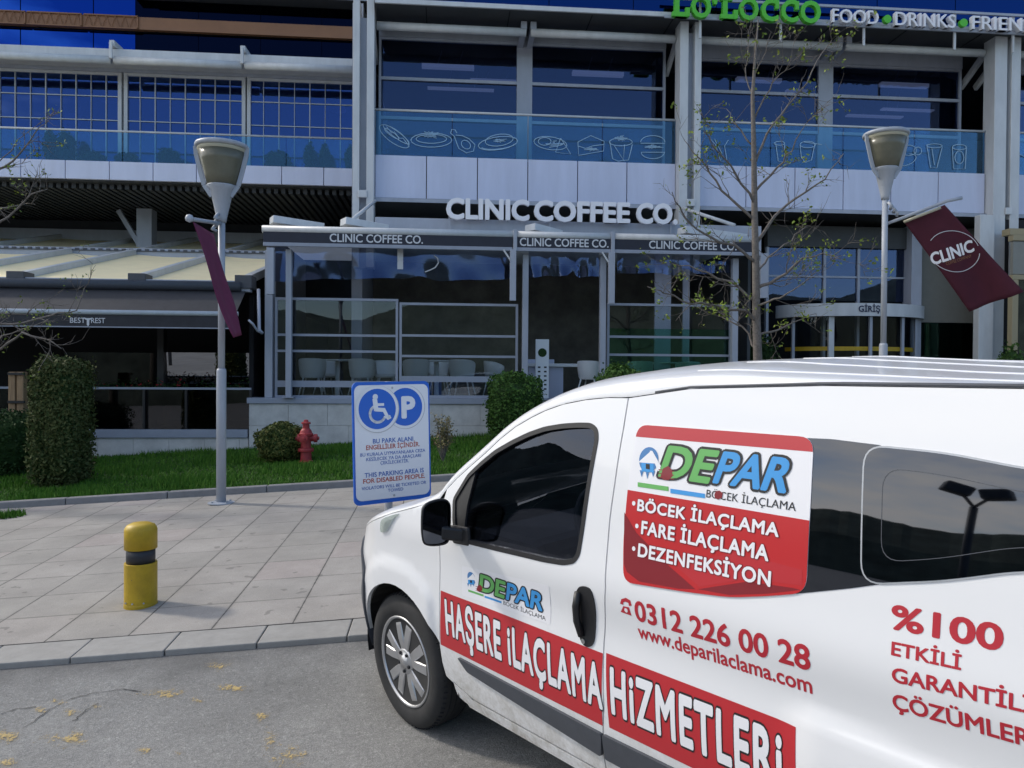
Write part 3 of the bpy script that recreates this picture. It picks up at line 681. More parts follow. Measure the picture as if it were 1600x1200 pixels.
B(ul, ur + .3, VU - .14, VU - .02, zbr0, zbr1, 'bronze_band', 'bronze', lw)
m2 = MB()
for x0, x1 in ((-120, 40), (42, 128), (131, 216)):
    a, b = U(x0, 30, VU - .16), U(x1, 30, VU - .16); m2.box(a, b, VU - .18, VU - .15, zbr1 - .015, zbr1 + .015); m2.box(a, b, VU - .18, VU - .15, zbr0 - .01, zbr0 + .02); m2.box(b - .03, b, VU - .18, VU - .15, zbr0, zbr1)
    nn = max(3, int((b - a)/.20))
    for k in range(nn):
        x = a + (b-a)*k/nn; m2.bar((x, VU - .165, zbr0), (x + .1, VU - .165, zbr1), .012, .012, up=(0, 1, 0)); m2.bar((x + .1, VU - .165, zbr1), (x + .2, VU - .165, zbr0), .012, .012, up=(0, 1, 0))
m2.build('bracing_rail', 'bronze', lw)
B(ul, ur + .3, VU + .05, VU + .3, zb4, ztp, 'wall_core', 'dark', lw)
B(ul, ur + .3, 25.0, 25.3, -1, ztp, 'back_wall', 'interior', lw)
B(ul - .3, ul, 19.6, 25.3, -1, ztp, 'side_wall', 'steel', lw)
B(ul, ur + .3, 20.6, 25, zt1 - .1, zt1 + .02, 'floor_slab', 'floor_in', lw)
B(ul, ur + .3, 20.6, 25, ztop + .25, ztop + .4, 'ceiling_slab', 'interior', lw)
B(ul, ur + .3, 19.7, 25.3, ztp + .01, ztp + .15, 'flat_roof', 'soffit', lw)
m2 = MB(); k = 0
x = ul
while x < ur:
    m2.box(x, x + .10, 19.8, 24.3, zt0 - .16, zt0 - .03); x += .18
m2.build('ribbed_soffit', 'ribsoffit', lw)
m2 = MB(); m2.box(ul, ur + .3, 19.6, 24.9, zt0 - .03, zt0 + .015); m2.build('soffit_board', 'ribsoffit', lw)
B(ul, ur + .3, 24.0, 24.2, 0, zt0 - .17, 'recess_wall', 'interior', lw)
uu = U(225, 330, 22.0); B(uu - .2, uu + .2, 22, 22.4, 0, zt0 - .17, 'pillar', 'steel', lw)
m2 = MB(); m2.bar((uu - .75, 22.2, zt0 - .2), (uu - .1, 22.2, zt0 - 1.3), .12, .12); m2.build('pillar_brace', 'steel', lw)
# pendant lamps and tall heaters inside the left wing
for i, (x, y) in enumerate([(32, 150), (168, 157), (277, 162), (417, 168), (528, 173)]):
    q = P(x, y, 22.3); r = empty('pendant_lamp', (q.x, 22.3, q.z), ['pinkish dome pendant lamp at the far left of the wing windows', 'pinkish dome pendant lamp left of the first window post', 'pinkish dome pendant lamp above the left street lamp, second window', 'pinkish dome pendant lamp right of the second window post', 'pinkish dome pendant lamp beside the tall steel columns'][i], 'pendant lamp', 'pendant lamps in the left wing')
    MB().lathe([(.24, 0), (.22, .06), (.14, .17), (.03, .24)], (q.x, 22.3, q.z), n=16).build('shade', 'pink', r, smooth=True)
    MB().tube([(q.x, 22.3, q.z + .24), (q.x, 22.3, ztop + .24)], .008, 5).build('cord', 'black', r)
for i, (x, y) in enumerate([(112, 172), (369, 182)]):
    q = P(x, y, 22.6); z0 = zt1 + .02; zt_ = P(x, y - 26, 22.6).z; zm = P(x, y + 4, 22.6).z
    r = empty('white_rack', (q.x, 22.6, z0), ['white framed rack with two boxes behind the first wing window', 'white framed rack with two boxes behind the second wing window, right end'][i], 'rack', 'white racks in the left wing')
    m2 = MB()
    for s in (-.17, .17): m2.box(q.x + s - .02, q.x + s + .02, 22.6, 22.64, z0, zt_)
    m2.build('frame', 'steel_light', r); B(q.x - .15, q.x + .15, 22.58, 22.8, zt_ - .05, zt_ + .22, 'box', 'steel_light', r); B(q.x - .15, q.x + .15, 22.58, 22.8, zm - .3, zm - .02, 'box', 'steel_light', r)
# ------------------------------------------------------------------ cafe in front of the centre block
VF = 14.3; VV = 14.0
cf = empty('cafe_pavilion', (1.2, 14.3, .5), 'glazed cafe with dark awnings reading CLINIC COFFEE CO. on a pale stone base', 'cafe')
uL, uR = U(389, 640, VF), U(1188, 400, VF)
zled = Z(550, 622, VF); FLO = zled - .04
def stonewall(u0, u1, v, z1, course, width, name, parent, off=0.0, dep=.3):
    mb = MB(); z = z1; row = 0
    while z > gz(u0, v) - .35:
        u = u0 - (width*.45 if row % 2 else 0) - off
        while u < u1:
            a, b = max(u, u0), min(u + width, u1)
            if b - a > .02: mb.box(a + .003, b - .003, v, v + dep, z - course + .003, z - .003)
            u += width
        z -= course; row += 1
    mb.box(u0 + .01, u1 - .01, v + .02, v + dep - .02, gz(u0, v) - .4, z1 - .01)
    return mb.build(name, 'stone', parent)
stonewall(uL, U(830, 600, VF), VF, Z(550, 631, VF), .40, .70, 'stone_base', cf)
stonewall(U(937, 600, VF), uR, VF, Z(550, 631, VF), .40, .70, 'stone_base', cf)
B(uL - .03, U(830, 600, VF), VF - .04, VF + .4, Z(550, 631, VF) + .002, zled, 'ledge', 'ledge', cf, bevel=.006)
B(U(937, 600, VF), uR, VF - .04, VF + .4, Z(550, 631, VF) + .002, zled, 'ledge', 'ledge', cf, bevel=.006)
B(uL + .05, uR, VF + .41, 18.55, FLO - .15, FLO, 'floor', 'floor_in', cf)
B(U(830, 600, VF) + .003, U(937, 600, VF) - .003, VF - .3, VF + .40, FLO - .6, FLO - .16, 'entrance_step', 'stone', cf, bevel=.01)
ztu, zv1, zv0, zst = Z(600, 361.5, VV), Z(600, 364, VV), Z(600, 382, VV), Z(600, 388, VV)
B(uL + .2, uR, VV + .35, 18.5, zv1 + .14, zv1 + .145, 'cafe_roof', 'roofcloth', cf)
B(uL + .2, uL + .26, VF + .45, 18.5, FLO, zv1 + .1, 'side_wall', 'soffit', cf)
B(uR - .06, uR, VF + .45, 18.5, FLO, zv1 + .1, 'side_wall', 'soffit', cf)
segs = [(411, 801, (515, 661)), (806, 956, (812, 951)), (960, 1181, (1014, 1151))]
for a, b, tx in segs:
    u0, u1 = U(a, 370, VV), U(b, 370, VV)
    aw = MB().box(u0, u1, VV, VV + .03, zv0, zv1).build('awning_valance', 'navy', cf)
    MB().tube([(u0 - .02, VV + .05, ztu), (u1 + .02, VV + .05, ztu)], .07, 14).build('roller_tube', 'steel_light', aw, smooth=True)
    MB().box(u0, u1, VV - .012, VV + .035, zst, zv0 - .002).build('bottom_strip', 'ledge', aw, bevel=.008)
    t0, t1 = U(tx[0], 375, VV), U(tx[1], 375, VV)
    zb = zst + (zv1 - zst)*.36
    flat_text('CLINIC COFFEE CO.', (t0, VV, zb), (t1, VV, zb), .142, (0, -1, 0), 'lettering', 'greyletter', aw, bold=.018)
    B(u0, u1, VV + .10, VV + .5, zv1 + .02, zv1 + .11, 'cassette', 'steel', aw)
for x in (805, 957.5, 1186): 
    u = U(x, 372, VV); B(u - .035, u + .035, VV - .03, VV + .2, zst, ztu + .08, 'joint_block', 'steel', cf, bevel=.008)
for x0, x1, y0, y1 in ((417, 428, 387, 460), (797, 806, 390, 470), (951, 960, 394, 475), (1188, 1199, 396, 466)):
    m2 = MB(); a, b = P(x0, y0, VV - .02), P(x1, y1, VV - .02); m2.box(a.x, b.x, VV - .05, VV + .04, b.z, a.z); m2.build('guide_rail', 'steel', cf, bevel=.006)
    m2 = MB(); m2.bar((a.x - .12, VV, a.z), (a.x + .03, VV, a.z - .22), .03, .03, up=(0, 1, 0)) if x0 > 500 else m2.bar((a.x + .12, VV, a.z), (a.x + .04, VV, a.z - .22), .03, .03, up=(0, 1, 0)); m2.build('guide_arm', 'steel_light', cf)
for x0, x1 in ((447, 456), (816, 825), (937, 946), (1143, 1152)):
    a, b = U(x0, 500, VF - .05), U(x1, 500, VF - .05); B(a, b, VF - .1, VF + .02, zled + .002, zst - .02, 'post', 'steel', cf, bevel=.006)
    B(a - .05, b + .05, VF - .14, VF + .06, zled + .002, zled + .02, 'post_foot', 'steel', cf)
B(U(413, 500, VF), U(425, 500, VF), VF + .03, VF + .3, zled + .002, zst - .02, 'corner_post', 'steel', cf, bevel=.006)
def gframe(x0, y0, x1, y1, trans, thick, v, parent, lower=None):
    a, b = P(x0, (y0+y1)/2, v), P(x1, (y0+y1)/2, v); xm = (x0+x1)/2; z1, z0 = Z(xm, y0, v), Z(xm, y1, v); f = MB(); t = .045
    f.box(a.x, a.x + t, v - .03, v + .03, z0, z1); f.box(b.x - t, b.x, v - .03, v + .03, z0, z1); f.box(a.x + t, b.x - t, v - .03, v + .03, z1 - t, z1); f.box(a.x + t, b.x - t, v - .03, v + .03, z0, z0 + .05)
    for y in trans: zz = Z(xm, y, v); f.box(a.x + t, b.x - t, v - .028, v + .028, zz - .022, zz + .022)
    if thick: zz0, zz1 = Z(xm, thick[1], v), Z(xm, thick[0], v); f.box(a.x + t, b.x - t, v - .027, v + .027, zz0, zz1)
    fr = f.build('window', 'ledge', parent)
    zs_ = Z(xm, lower, v) if lower else z0 + .05
    B(a.x + t, b.x - t, v - .004, v + .004, zs_, z1 - t, 'pane', 'g_cafe', fr)
    if lower: B(a.x + t, b.x - t, v - .004, v + .004, z0 + .05, zs_ - .001, 'lower_pane', 'g_teal', fr)
gframe(430, 466, 622, 622, (524, 549), (595, 605), VF + .12, cf)
gframe(624, 474, 809, 622, (525, 557), (588, 597), VF + .12, cf)
gframe(948, 475, 1142, 622, (527, 555), None, VF + .12, cf, lower=514)
# crumpled clear plastic blind rolled half way up
def pvc(x0, x1, y0, y1, sag, seed):
    r2 = random.Random(seed); mb = MB(); n, m_ = 70, 10; v = VF + .02
    ph = [r2.uniform(0, 6) for _ in range(6)]
    for j in range(m_+1):
        for i in range(n+1):
            s = i/n; x = x0 + (x1-x0)*s; t = j/m_
            yb = y1 + sag*(math.sin(s*9 + ph[0]) + .6*math.sin(s*21 + ph[1])) - 8*math.exp(-((s-.62)/.05)**2)*(sag > 0)
            q = P(x, y0 + (yb - y0)*t, v); amp = .022*t
            mb.v.append((q.x, v + amp*(math.sin(s*14 + ph[2] + t*2) + .6*math.sin(s*33 + ph[3] - t*3) + .5*math.sin(s*7+ph[4])), q.z))
    mb.f = [(j*(n+1)+i, j*(n+1)+i+1, (j+1)*(n+1)+i+1, (j+1)*(n+1)+i) for j in range(m_) for i in range(n)]
    return mb.build('plastic_blind', 'g_pvc', cf, smooth=True)
pvc(430, 798, 384, 437, 2.2, 4); pvc(826, 936, 390, 432, 1.2, 8); pvc(964, 1141, 392, 428, 1.5, 12)
m2 = MB()
m2.tube([P(x, y, VF - .04) for x, y in [(664, 425), (672, 422), (680, 418), (685, 411), (684, 404), (678, 399)]], .012, 6); m2.build('tie_strap', 'greyletter', cf)
B(U(621, 400, VF), U(630, 400, VF), VF - .03, VF - .01, Z(625, 421, VF), Z(625, 386, VF), 'blind_strap', 'greyletter', cf)
for x0, x1 in ((1024, 1049), (1068, 1078)): B(U(x0, 410, 15.6), U(x1, 410, 15.6), 15.6, 15.66, FLO, zv1, 'inner_post', 'panel', cf)
# fascia with boxes above the awning
VB = 15.0
B(U(586, 350, VB), U(1190, 350, VB), VB, VB + .3, Z(800, 366, VB), Z(800, 344, VB), 'fascia', 'steel', cf, bevel=.01)
for x0, x1, y0, y1 in ((424, 498, 338, 356), (536, 600, 341, 358), (828, 876, 351, 366), (1065, 1172, 358, 370)):
    a, b = P(x0, y0, VV + .5), P(x1, y1, VV + .5); m2 = MB(); m2.bar((a.x, VV + .5, (a.z+b.z)/2 + .03), (b.x, VV + .9, (a.z+b.z)/2 - .02), .3, .13); m2.build('roof_box', 'steel_light', cf, bevel=.008)
for (x0, y0), (x1, y1) in (((586, 314), (552, 342)), ((1066, 325), (1148, 352))):
    m2 = MB(); m2.tube([P(x0, y0, VC - .3), P(x1, y1, VV + .7)], .035, 8); m2.build('stay_rod', 'steel_light', cf, smooth=True)
ls = empty('cafe_letter_sign', (U(878, 345, 14.85), 14.85, 4.6), 'big white raised letters CLINIC COFFEE CO. above the cafe awning', 'sign')
zc0 = Z(878, 345.5, 14.85); cap = Z(878, 316, 14.85) - zc0
for wd, x0, x1 in (('CLINIC', 697, 827), ('COFFEE', 834, 984), ('CO.', 994, 1058)):
    flat_text(wd, (U(x0, 335, 14.85), 14.85, zc0), (U(x1, 335, 14.85), 14.85, zc0), cap, (0, -1, 0), 'letters', 'white', ls, bold=.038, ext=.04)
for x in (702, 860, 1050):
    m2 = MB(); m2.box(U(x, 345, 14.85) - .015, U(x, 345, 14.85) + .015, 14.9, 14.93, Z(800, 366, 14.9) - .0, zc0 + .05); m2.build('letter_post', 'steel', ls)

# cafe furniture
def make_chair():
    r = empty('cafe_chair', (0, 0, 0), 'x', 'chair', 'white tub chairs inside the cafe')
    mb = MB(); n = 16; prof = [(.20, .40), (.235, .46), (.255, .60), (.265, .74), (.262, .78), (.245, .78), (.235, .72), (.22, .56), (.19, .47)]
    for k in range(n+1):
        t = R(-25 + 230*k/n)
        drop = 1 - .30*abs((k - n/2)/(n/2))**3
        for (rr, z) in prof: mb.v.append((rr*math.cos(t), rr*math.sin(t)*1.0, .40 + (z - .40)*drop))
    m_ = len(prof)
    for k in range(n):
        for j in range(m_-1): mb.f.append((k*m_+j, (k+1)*m_+j, (k+1)*m_+j+1, k*m_+j+1))
    mb.build('backrest', 'chair', r, smooth=True)
    MB().lathe([(.02, .40), (.21, .41), (.23, .44), (.215, .475), (.05, .485), (.0, .485)], n=18).build('seat', 'chair', r, smooth=True)
    for sx in (-1, 1):
        for sy in (-1, 1): MB().tube([(sx*.14, sy*.14, .42), (sx*.235, sy*.22, 0)], [.018, .012], 8).build('leg', 'chair', r, smooth=True)
    return r
ch = make_chair(); used = [False]
def put(src, px, v, rz, label):
    o = src if not used[0] else copy_tree(src); used[0] = True
    o.location = (U(px, 590, v), v, FLO); o.rotation_euler = (0, 0, rz); o['label'] = label
for px, v, rz, lb in ((488, 15.15, 3.14, 'white tub chair in the cafe just right of the left post'), (512, 16.4, .6, 'white tub chair behind the leftmost cafe chair'), (566, 15.1, 3.0, 'white tub chair left of the parking sign top'), (603, 16.3, .2, 'white tub chair deeper in the cafe above the parking sign'),
                      (650, 15.15, 3.3, 'white tub chair above the right edge of the parking sign'), (684, 16.3, .2, 'white tub chair farther back beside the second cafe table'), (722, 15.2, 2.8, 'white tub chair left of the trimmed round bush'), (775, 16.2, 1.2, 'white tub chair half hidden above the trimmed bush'), (922, 15.4, 2.6, 'white tub chair right of the menu stand'), (1000, 15.3, 3.1, 'white tub chair behind the right cafe window, left one'), (1075, 15.4, 2.9, 'white tub chair behind the right cafe window, right one')):
    put(ch, px, v, rz, lb)
def make_table():
    r = empty('cafe_table', (0, 0, 0), 'x', 'table', 'small tables inside the cafe')
    MB().lathe([(.0, .74), (.36, .74), (.37, .755), (.36, .77), (0, .77)], n=26).build('tabletop', 'chair', r)
    MB().lathe([(.06, .01), (.05, .1), (.045, .74)], n=14).build('pedestal', 'chair', r, smooth=True)
    MB().lathe([(.24, 0), (.24, .015), (.05, .04)], n=22).build('base', 'chair', r)
    return r
tb = make_table(); used = [False]
for px, v, lb in ((527, 15.6, 'white pedestal table between the two leftmost cafe chairs'), (682, 15.6, 'white pedestal table between chairs left of the trimmed bush'), (1040, 15.9, 'white pedestal table behind the right cafe window')): put(tb, px, v, 0, lb)
o = empty('menu_stand', (U(847, 600, 14.9), 14.9, FLO), 'tall white menu stand with a green round emblem at the cafe door', 'stand')
q = P(837, 530, 14.9); q2 = P(858, 530, 14.9)
B(q.x, q2.x, 14.9, 14.94, FLO + .03, q.z, 'board', 'chair', o, bevel=.008); B(q.x - .05, q2.x + .05, 14.8, 15.05, FLO, FLO + .028, 'foot', 'steel', o)
m2 = MB(); m2.lathe([(.085, 0), (.085, .006)], ((q.x+q2.x)/2, 14.9, Z(847, 551, 14.9)), axis=(0, -1, 0), n=24); m2.build('emblem', 'leaf_dark', o)
m2 = MB()
for k in range(6):
    for s in (-.06, .06):
        zz = Z(847, 575, 14.9) - k*.085; x = (q.x+q2.x)/2 + s; m2.box(x - .025, x + .025, 14.893, 14.899, zz, zz + .03)
m2.build('menu_print', 'greyfab', o)
o = empty('cafe_counter', (U(870, 600, 15.6), 15.6, FLO), 'white counter with overhanging top inside the cafe doorway', 'counter')
B(U(826, 580, 15.5), U(880, 580, 15.5), 15.5, 16.1, FLO, Z(850, 573, 15.5), 'body', 'panel', o); B(U(822, 570, 15.4), U(909, 570, 15.4), 15.4, 16.2, Z(850, 573, 15.5) + .002, Z(850, 568, 15.5), 'top', 'chair', o, bevel=.006)
B(U(820, 565, 15.8), U(866, 565, 15.8), 15.8, 16.0, Z(850, 568, 15.5) + .002, Z(850, 561, 15.5), 'raised_shelf', 'panel', o)

# ------------------------------------------------------------------ restaurant terrace on the left
rt = empty('restaurant_terrace', (-7, 14.3, 0), 'restaurant terrace with cream sloping roof and dark drop awning, left of the cafe', 'restaurant')
rl_, rr_ = -15.5, uL - .02; VB2 = 14.35
stonewall(rl_, rr_, VB2, Z(260, 684, VB2), .45, .62, 'stone_base', rt)
zl2 = Z(260, 671, VB2)
B(rl_, rr_ - .01, VB2 - .04, VB2 + .35, Z(260, 684, VB2) + .002, zl2, 'ledge', 'ledge', rt, bevel=.006)
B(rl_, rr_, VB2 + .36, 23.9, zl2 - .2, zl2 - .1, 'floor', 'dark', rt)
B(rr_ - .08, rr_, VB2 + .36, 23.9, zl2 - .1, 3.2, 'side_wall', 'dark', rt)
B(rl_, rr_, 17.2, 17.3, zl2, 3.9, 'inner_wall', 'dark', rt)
ug = U(392, 600, VB2)
f = MB(); zr1 = Z(260, 607, VB2)
m2 = MB()
for x in (128, 224, 290, 391): u = U(x, 640, VB2); m2.box(u - .02, u + .02, VB2 + .01, VB2 + .05, zl2 + .002, zr1 - .02)
sp_ = m2
f.box(rl_, ug, VB2, VB2 + .05, zr1 - .018, zr1 + .02)
fr = f.build('glass_screen', 'ledge', rt); sp_.build('screen_posts', 'black', fr); B(rl_, ug, VB2 + .055, VB2 + .065, zl2 + .002, zr1 - .02, 'pane', 'g_best', fr)
m2 = MB(); x0_, x1_, z0_, z1_ = U(252, 575, 15.6), U(390, 575, 15.6), Z(320, 606, 15.6), Z(320, 551, 15.6); m2.prism([(x0_, 15.63, z0_), (x1_, 15.63, z0_), (x1_, 15.575, z1_), (x0_, 15.575, z1_)], (0, .02, 0)); m2.build('mirror_pane', 'g_mirrorpane', rt)
B(U(100, 575, 15.6), U(249, 575, 15.6), 15.6, 15.63, Z(200, 606, 15.6), Z(200, 551, 15.6), 'dark_pane', 'g_best', rt)
for x in (250.5, 394): B(U(x, 560, 15.5) - .06, U(x, 560, 15.5) + .06, 15.5, 15.7, zl2, 3.2, 'post', 'black', rt)
# roof: cream fabric between sloping rafters
v0, z0 = 14.35, Z(250, 436, 14.35); sl_ = .242; v1 = 24.0
def rz_(v): return z0 + (v - v0)*sl_
rafts = [U(-330, 432, v0), U(-110, 432, v0), U(31, 432, v0), U(294 + 0, 432, v0) if False else U(212, 432, v0), U(400, 432, v0)]
rafts = [-13.9, -11.4, -9.0] + [U(31, 432, v0) + k*2.05 for k in range(0, 3)]
rafts = [x for x in rafts if x < rr_ - .1] + [rr_ - .06]
for i in range(len(rafts)-1):
    a, b = rafts[i] + .07, rafts[i+1] - .07
    for s0, s1 in ((v0 + .12, 19.35), (19.55, v1)):
        mb = MB(); n = 8
        for j in range(n+1):
            v = s0 + (s1-s0)*j/n
            for k in range(7): mb.v.append((a + (b-a)*k/6, v, rz_(v) - .04 - .05*math.sin(math.pi*k/6)))
        mb.f = [(j*7+k, j*7+k+1, (j+1)*7+k+1, (j+1)*7+k) for j in range(n) for k in range(6)]
        mb.build('roof_fabric', 'cream', rt, smooth=True)
for x in rafts:
    m2 = MB(); m2.bar((x, v0 - .05, rz_(v0 - .05)), (x, v1, rz_(v1)), .13, .16); m2.build('rafter', 'steel_light', rt, bevel=.01)
    B(x - .15, x + .15, v0 - .16, v0 + .2, rz_(v0) - .16, rz_(v0) + .08, 'rafter_shoe', 'trim', rt, bevel=.01)
m2 = MB(); m2.box(rl_, rr_, 19.36, 19.54, rz_(19.4) - .13, rz_(19.4) + .10); m2.build('cross_beam', 'steel', rt, bevel=.01)
m2 = MB()
cz = rz_(19.4) + .05; pts = [(rl_, 19.355, cz - .03), (rr_, 19.355, cz - .03)]
for k in range(70):
    x = rr_ - k*.18; pts += [(x, 19.355, cz + .03), (x - .09, 19.355, cz + .03), (x - .09, 19.355, cz - .012), (x - .18, 19.355, cz - .012)]
pts = [q for q in pts if q[0] > rl_ - .01]; m2.prism(pts, (0, -.025, 0)); m2.build('toothed_strip', 'trim', rt)
m2 = MB(); m2.box(rl_, rr_, 23.9, 24.0, rz_(v1) - .1, rz_(v1) + .22); m2.build('back_beam', 'steel', rt)
B(rl_, rr_ + .05, v0 - .12, v0 + .05, z0 - .22, z0 - .02, 'front_beam', 'steel', rt, bevel=.01)
# drop awning
za1, za0, va = Z(250, 453, 14.2), Z(250, 489, 13.55), 13.55
dw = MB(); dw.add([(rl_, 14.2, za1), (rr_ - .02, 14.2, za1), (rr_ - .02, va, za0), (rl_, va, za0)], [(0, 3, 2, 1)])
da = dw.build('drop_awning', 'greyfab', rt, solid=.01)
MB().tube([(rl_, 14.18, za1 + .08), (rr_ - .1, 14.18, za1 + .08)], .085, 14).build('roller_tube', 'trim', da, smooth=True)
MB().tube([(rl_, va, za0), (rr_ + .02, va, za0)], .042, 12).build('front_bar', 'steel_light', da, smooth=True)
zq0 = Z(250, 511, va)
MB().box(rl_, rr_ - .02, va - .01, va + .01, zq0, za0 - .045).build('valance', 'greyfab', da)
MB().box(rl_, rr_ - .02, va - .016, va + .016, zq0 - .02, zq0 - .001).build('valance_hem', 'ledge', da)
zt_ = zq0 + .055
flat_text("BEST", (U(110, 505, va), va - .012, zt_), (U(134, 505, va), va - .012, zt_), .085, (0, -1, 0), 'lettering', 'greyletter', da, bold=.01)
flat_text("REST", (U(143, 505, va), va - .012, zt_), (U(165, 505, va), va - .012, zt_), .085, (0, -1, 0), 'lettering', 'greyletter', da, bold=.01)
q = P(137.5, 498, va - .018); m2 = MB(); m2.prism([(q.x - .07, q.y, q.z + .02), (q.x - .05, q.y, q.z - .01), (q.x - .02, q.y, q.z - .02), (q.x - .02, q.y, q.z - .10), (q.x, q.y, q.z - .13), (q.x + .02, q.y, q.z - .10), (q.x + .02, q.y, q.z - .02), (q.x + .05, q.y, q.z - .01), (q.x + .07, q.y, q.z + .02), (q.x + .03, q.y, q.z + .01), (q.x - .03, q.y, q.z + .01)], (0, .006, 0)); m2.build('lettering', 'greyletter', da)
m2 = MB(); m2.tube([P(404, 452, 14.1), P(405, 515, 13.9), P(410, 521, 13.9)], .03, 8); m2.build('awning_arm', 'steel', da, smooth=True)
m2 = MB(); m2.tube([P(388, 500, 13.6), P(395, 506, 13.62), P(402, 517, 13.75), P(410, 521, 13.9)], .02, 8); m2.build('awning_arm', 'steel', da, smooth=True)
# planters on the rail
def planter(x0, x1, label, seed):
    r2 = random.Random(seed); v = VB2 + .25; a, b = P(x0, 612, v), P(x1, 632, v)
    r = empty('flower_box', ((a.x+b.x)/2, v, b.z), label, 'flower box', 'flower boxes along the restaurant rail')
    m2 = MB(); m2.add([(a.x, v, a.z), (b.x, v, a.z), (b.x, v + .25, a.z), (a.x, v + .25, a.z), (a.x + .06, v + .02, b.z), (b.x - .06, v + .02, b.z), (b.x - .06, v + .23, b.z), (a.x + .06, v + .23, b.z)], [(0, 1, 5, 4), (1, 2, 6, 5), (2, 3, 7, 6), (3, 0, 4, 7), (4, 5, 6, 7), (0, 3, 2, 1)])
    m2.build('box', 'planter', r)
    lf, fl = MB(), MB()
    for k in range(420):
        x, y, z = r2.uniform(a.x, b.x), v + r2.uniform(0, .25), a.z + abs(r2.gauss(0, .09))
        (fl if r2.random() < .07 else lf).add([(x + r2.uniform(-.035, .035), y + r2.uniform(-.035, .035), z + r2.uniform(-.03, .03)) for _ in range(3)], [(0, 1, 2)])
    lf.build('leaves', 'leaf_dark', r); fl.build('blossom', 'flower', r)
planter(130, 208, 'dark flower box on the restaurant rail nearest the tall hedge', 1); planter(212, 292, 'dark flower box with red blossoms in the middle of the restaurant rail', 2); planter(308, 388, 'dark flower box on the restaurant rail behind the street lamp', 3)
o = empty('wooden_crate_post', (U(25, 600, 13.4), 13.4, gz(-8.6, 13.4)), 'pair of brown wooden posts with dark straps at the left edge behind the hedge', 'wooden posts')
for x in (18, 31): B(U(x - 5.5, 600, 13.4), U(x + 5.5, 600, 13.4), 13.4, 13.54, gz(-9, 13.4) - .1, Z(x, 581, 13.4), 'post', 'wood', o, bevel=.012)
for y in (584, 628): B(U(12, 600, 13.37), U(38, 600, 13.37), 13.36, 13.397, Z(25, y+2, 13.4), Z(25, y-2, 13.4), 'strap', 'black', o)

# ------------------------------------------------------------------ entrance on the right
VE = 16.9
en = empty('entrance_porch', (U(1325, 520, VE), VE, gz(9, 17)), 'glazed building entrance with curved grey canopy reading GIRIS', 'entrance')
ze = gz(9.5, 17)
f = MB(); e0, e1 = U(1196, 440, VE), U(1420, 440, VE); zt1_, zt0_ = Z(1300, 372, VE), Z(1300, 388, VE)
for x in (1198, 1287, 1340, 1414): u = U(x, 440, VE); f.box(u - .03, u + .03, VE - .05, VE + .05, ze, zt0_)
zz = Z(1300, 433, VE); f.box(e0, e1, VE - .04, VE + .04, zz - .02, zz + .02)
fr = f.build('window', 'steel', en); B(e0, e1, VE - .005, VE + .005, Z(1300, 470, VE), zt0_, 'pane', 'g_upper', fr)
B(e0, e1, VE - .1, VE + .1, zt0_ + .002, zt1_ + .25, 'header', 'soffit', en)
B(e0, U(1560, 400, VE), VE + .4, 18.4, ze - .1, ze, 'floor', 'floor_in', en)
cx, cr = U(1325, 480, VE), .5*(U(1436, 480, VE) - U(1212, 480, VE)); zb1, zb0 = Z(1325, 474, VE - .9), Z(1325, 494, VE - .9)
mb = MB(); n = 36; dep = 1.05
for k in range(n+1):
    t = R(180 + 180*k/n)
    for (s, z) in ((1, zb0), (1, zb1), (.93, zb1), (.93, zb0)): mb.v.append((cx + cr*s*math.cos(t), VE + dep*s*math.sin(t), z))
for k in range(n):
    for j in range(4): mb.f.append((k*4+j, (k+1)*4+j, (k+1)*4+(j+1) % 4, k*4+(j+1) % 4))
can = mb.build('canopy_ring', 'steel_light', en, smooth=False)
# letters follow the ring
V_, F_, w_ = text_mesh('GİRİŞ', .022); mb = MB(); vs = []
ua_, ub_ = U(1338, 484, VE - .95), U(1371, 484, VE - .95)
for x, y, z in V_:
    uu = ua_ + (ub_ - ua_)*x/w_; c_ = (uu - cx)/cr; vs.append((uu, VE - dep*math.sqrt(max(0, 1 - c_*c_)) - .012, zb0 + .09 + y*.125))
mb.add(vs, F_); mb.build('lettering', 'navytext', can)
mb = MB(); mb.v = [(cx + cr*.99*math.cos(R(180 + 180*k/n)), VE + dep*.99*math.sin(R(180 + 180*k/n)), zb1 - .02) for k in range(n+1)]; mb.f = [tuple(range(n+1))]; mb.build('canopy_roof', 'soffit', en)
for deg in (200, 238, 270, 302, 330, 345):
    t = R(deg); x, y = cx + cr*.9*math.cos(t), VE + dep*.9*math.sin(t); w_ = .06 if deg == 238 else .03
    B(x - w_, x + w_, y - .03, y + .03, ze, zb0 - .003, 'door_post', 'steel_light' if deg == 238 else 'steel', en)
mb = MB(); prev = None
for k in range(n+1):
    t = R(180 + 180*k/n); mb.v += [(cx + cr*.86*math.cos(t), VE + dep*.86*math.sin(t), ze), (cx + cr*.86*math.cos(t), VE + dep*.86*math.sin(t), zb0 - .01)]
mb.f = [(2*k, 2*k+2, 2*k+3, 2*k+1) for k in range(n)]; mb.build('door_glass', 'g_cafe', en, smooth=True)
mb = MB(); zy = Z(1325, 548, VE - .8)
for k in range(n+1):
    t = R(180 + 180*k/n); mb.v += [(cx + cr*.868*math.cos(t), VE + dep*.868*math.sin(t), zy), (cx + cr*.868*math.cos(t), VE + dep*.868*math.sin(t), zy + .09)]
mb.f = [(2*k, 2*k+2, 2*k+3, 2*k+1) for k in range(n)]; mb.build('yellow_stripe', 'yellow', en)
B(U(1424, 450, 16.6), U(1440, 450, 16.6), 16.6, 16.9, ze, 5.2, 'side_pier', 'steel', en)
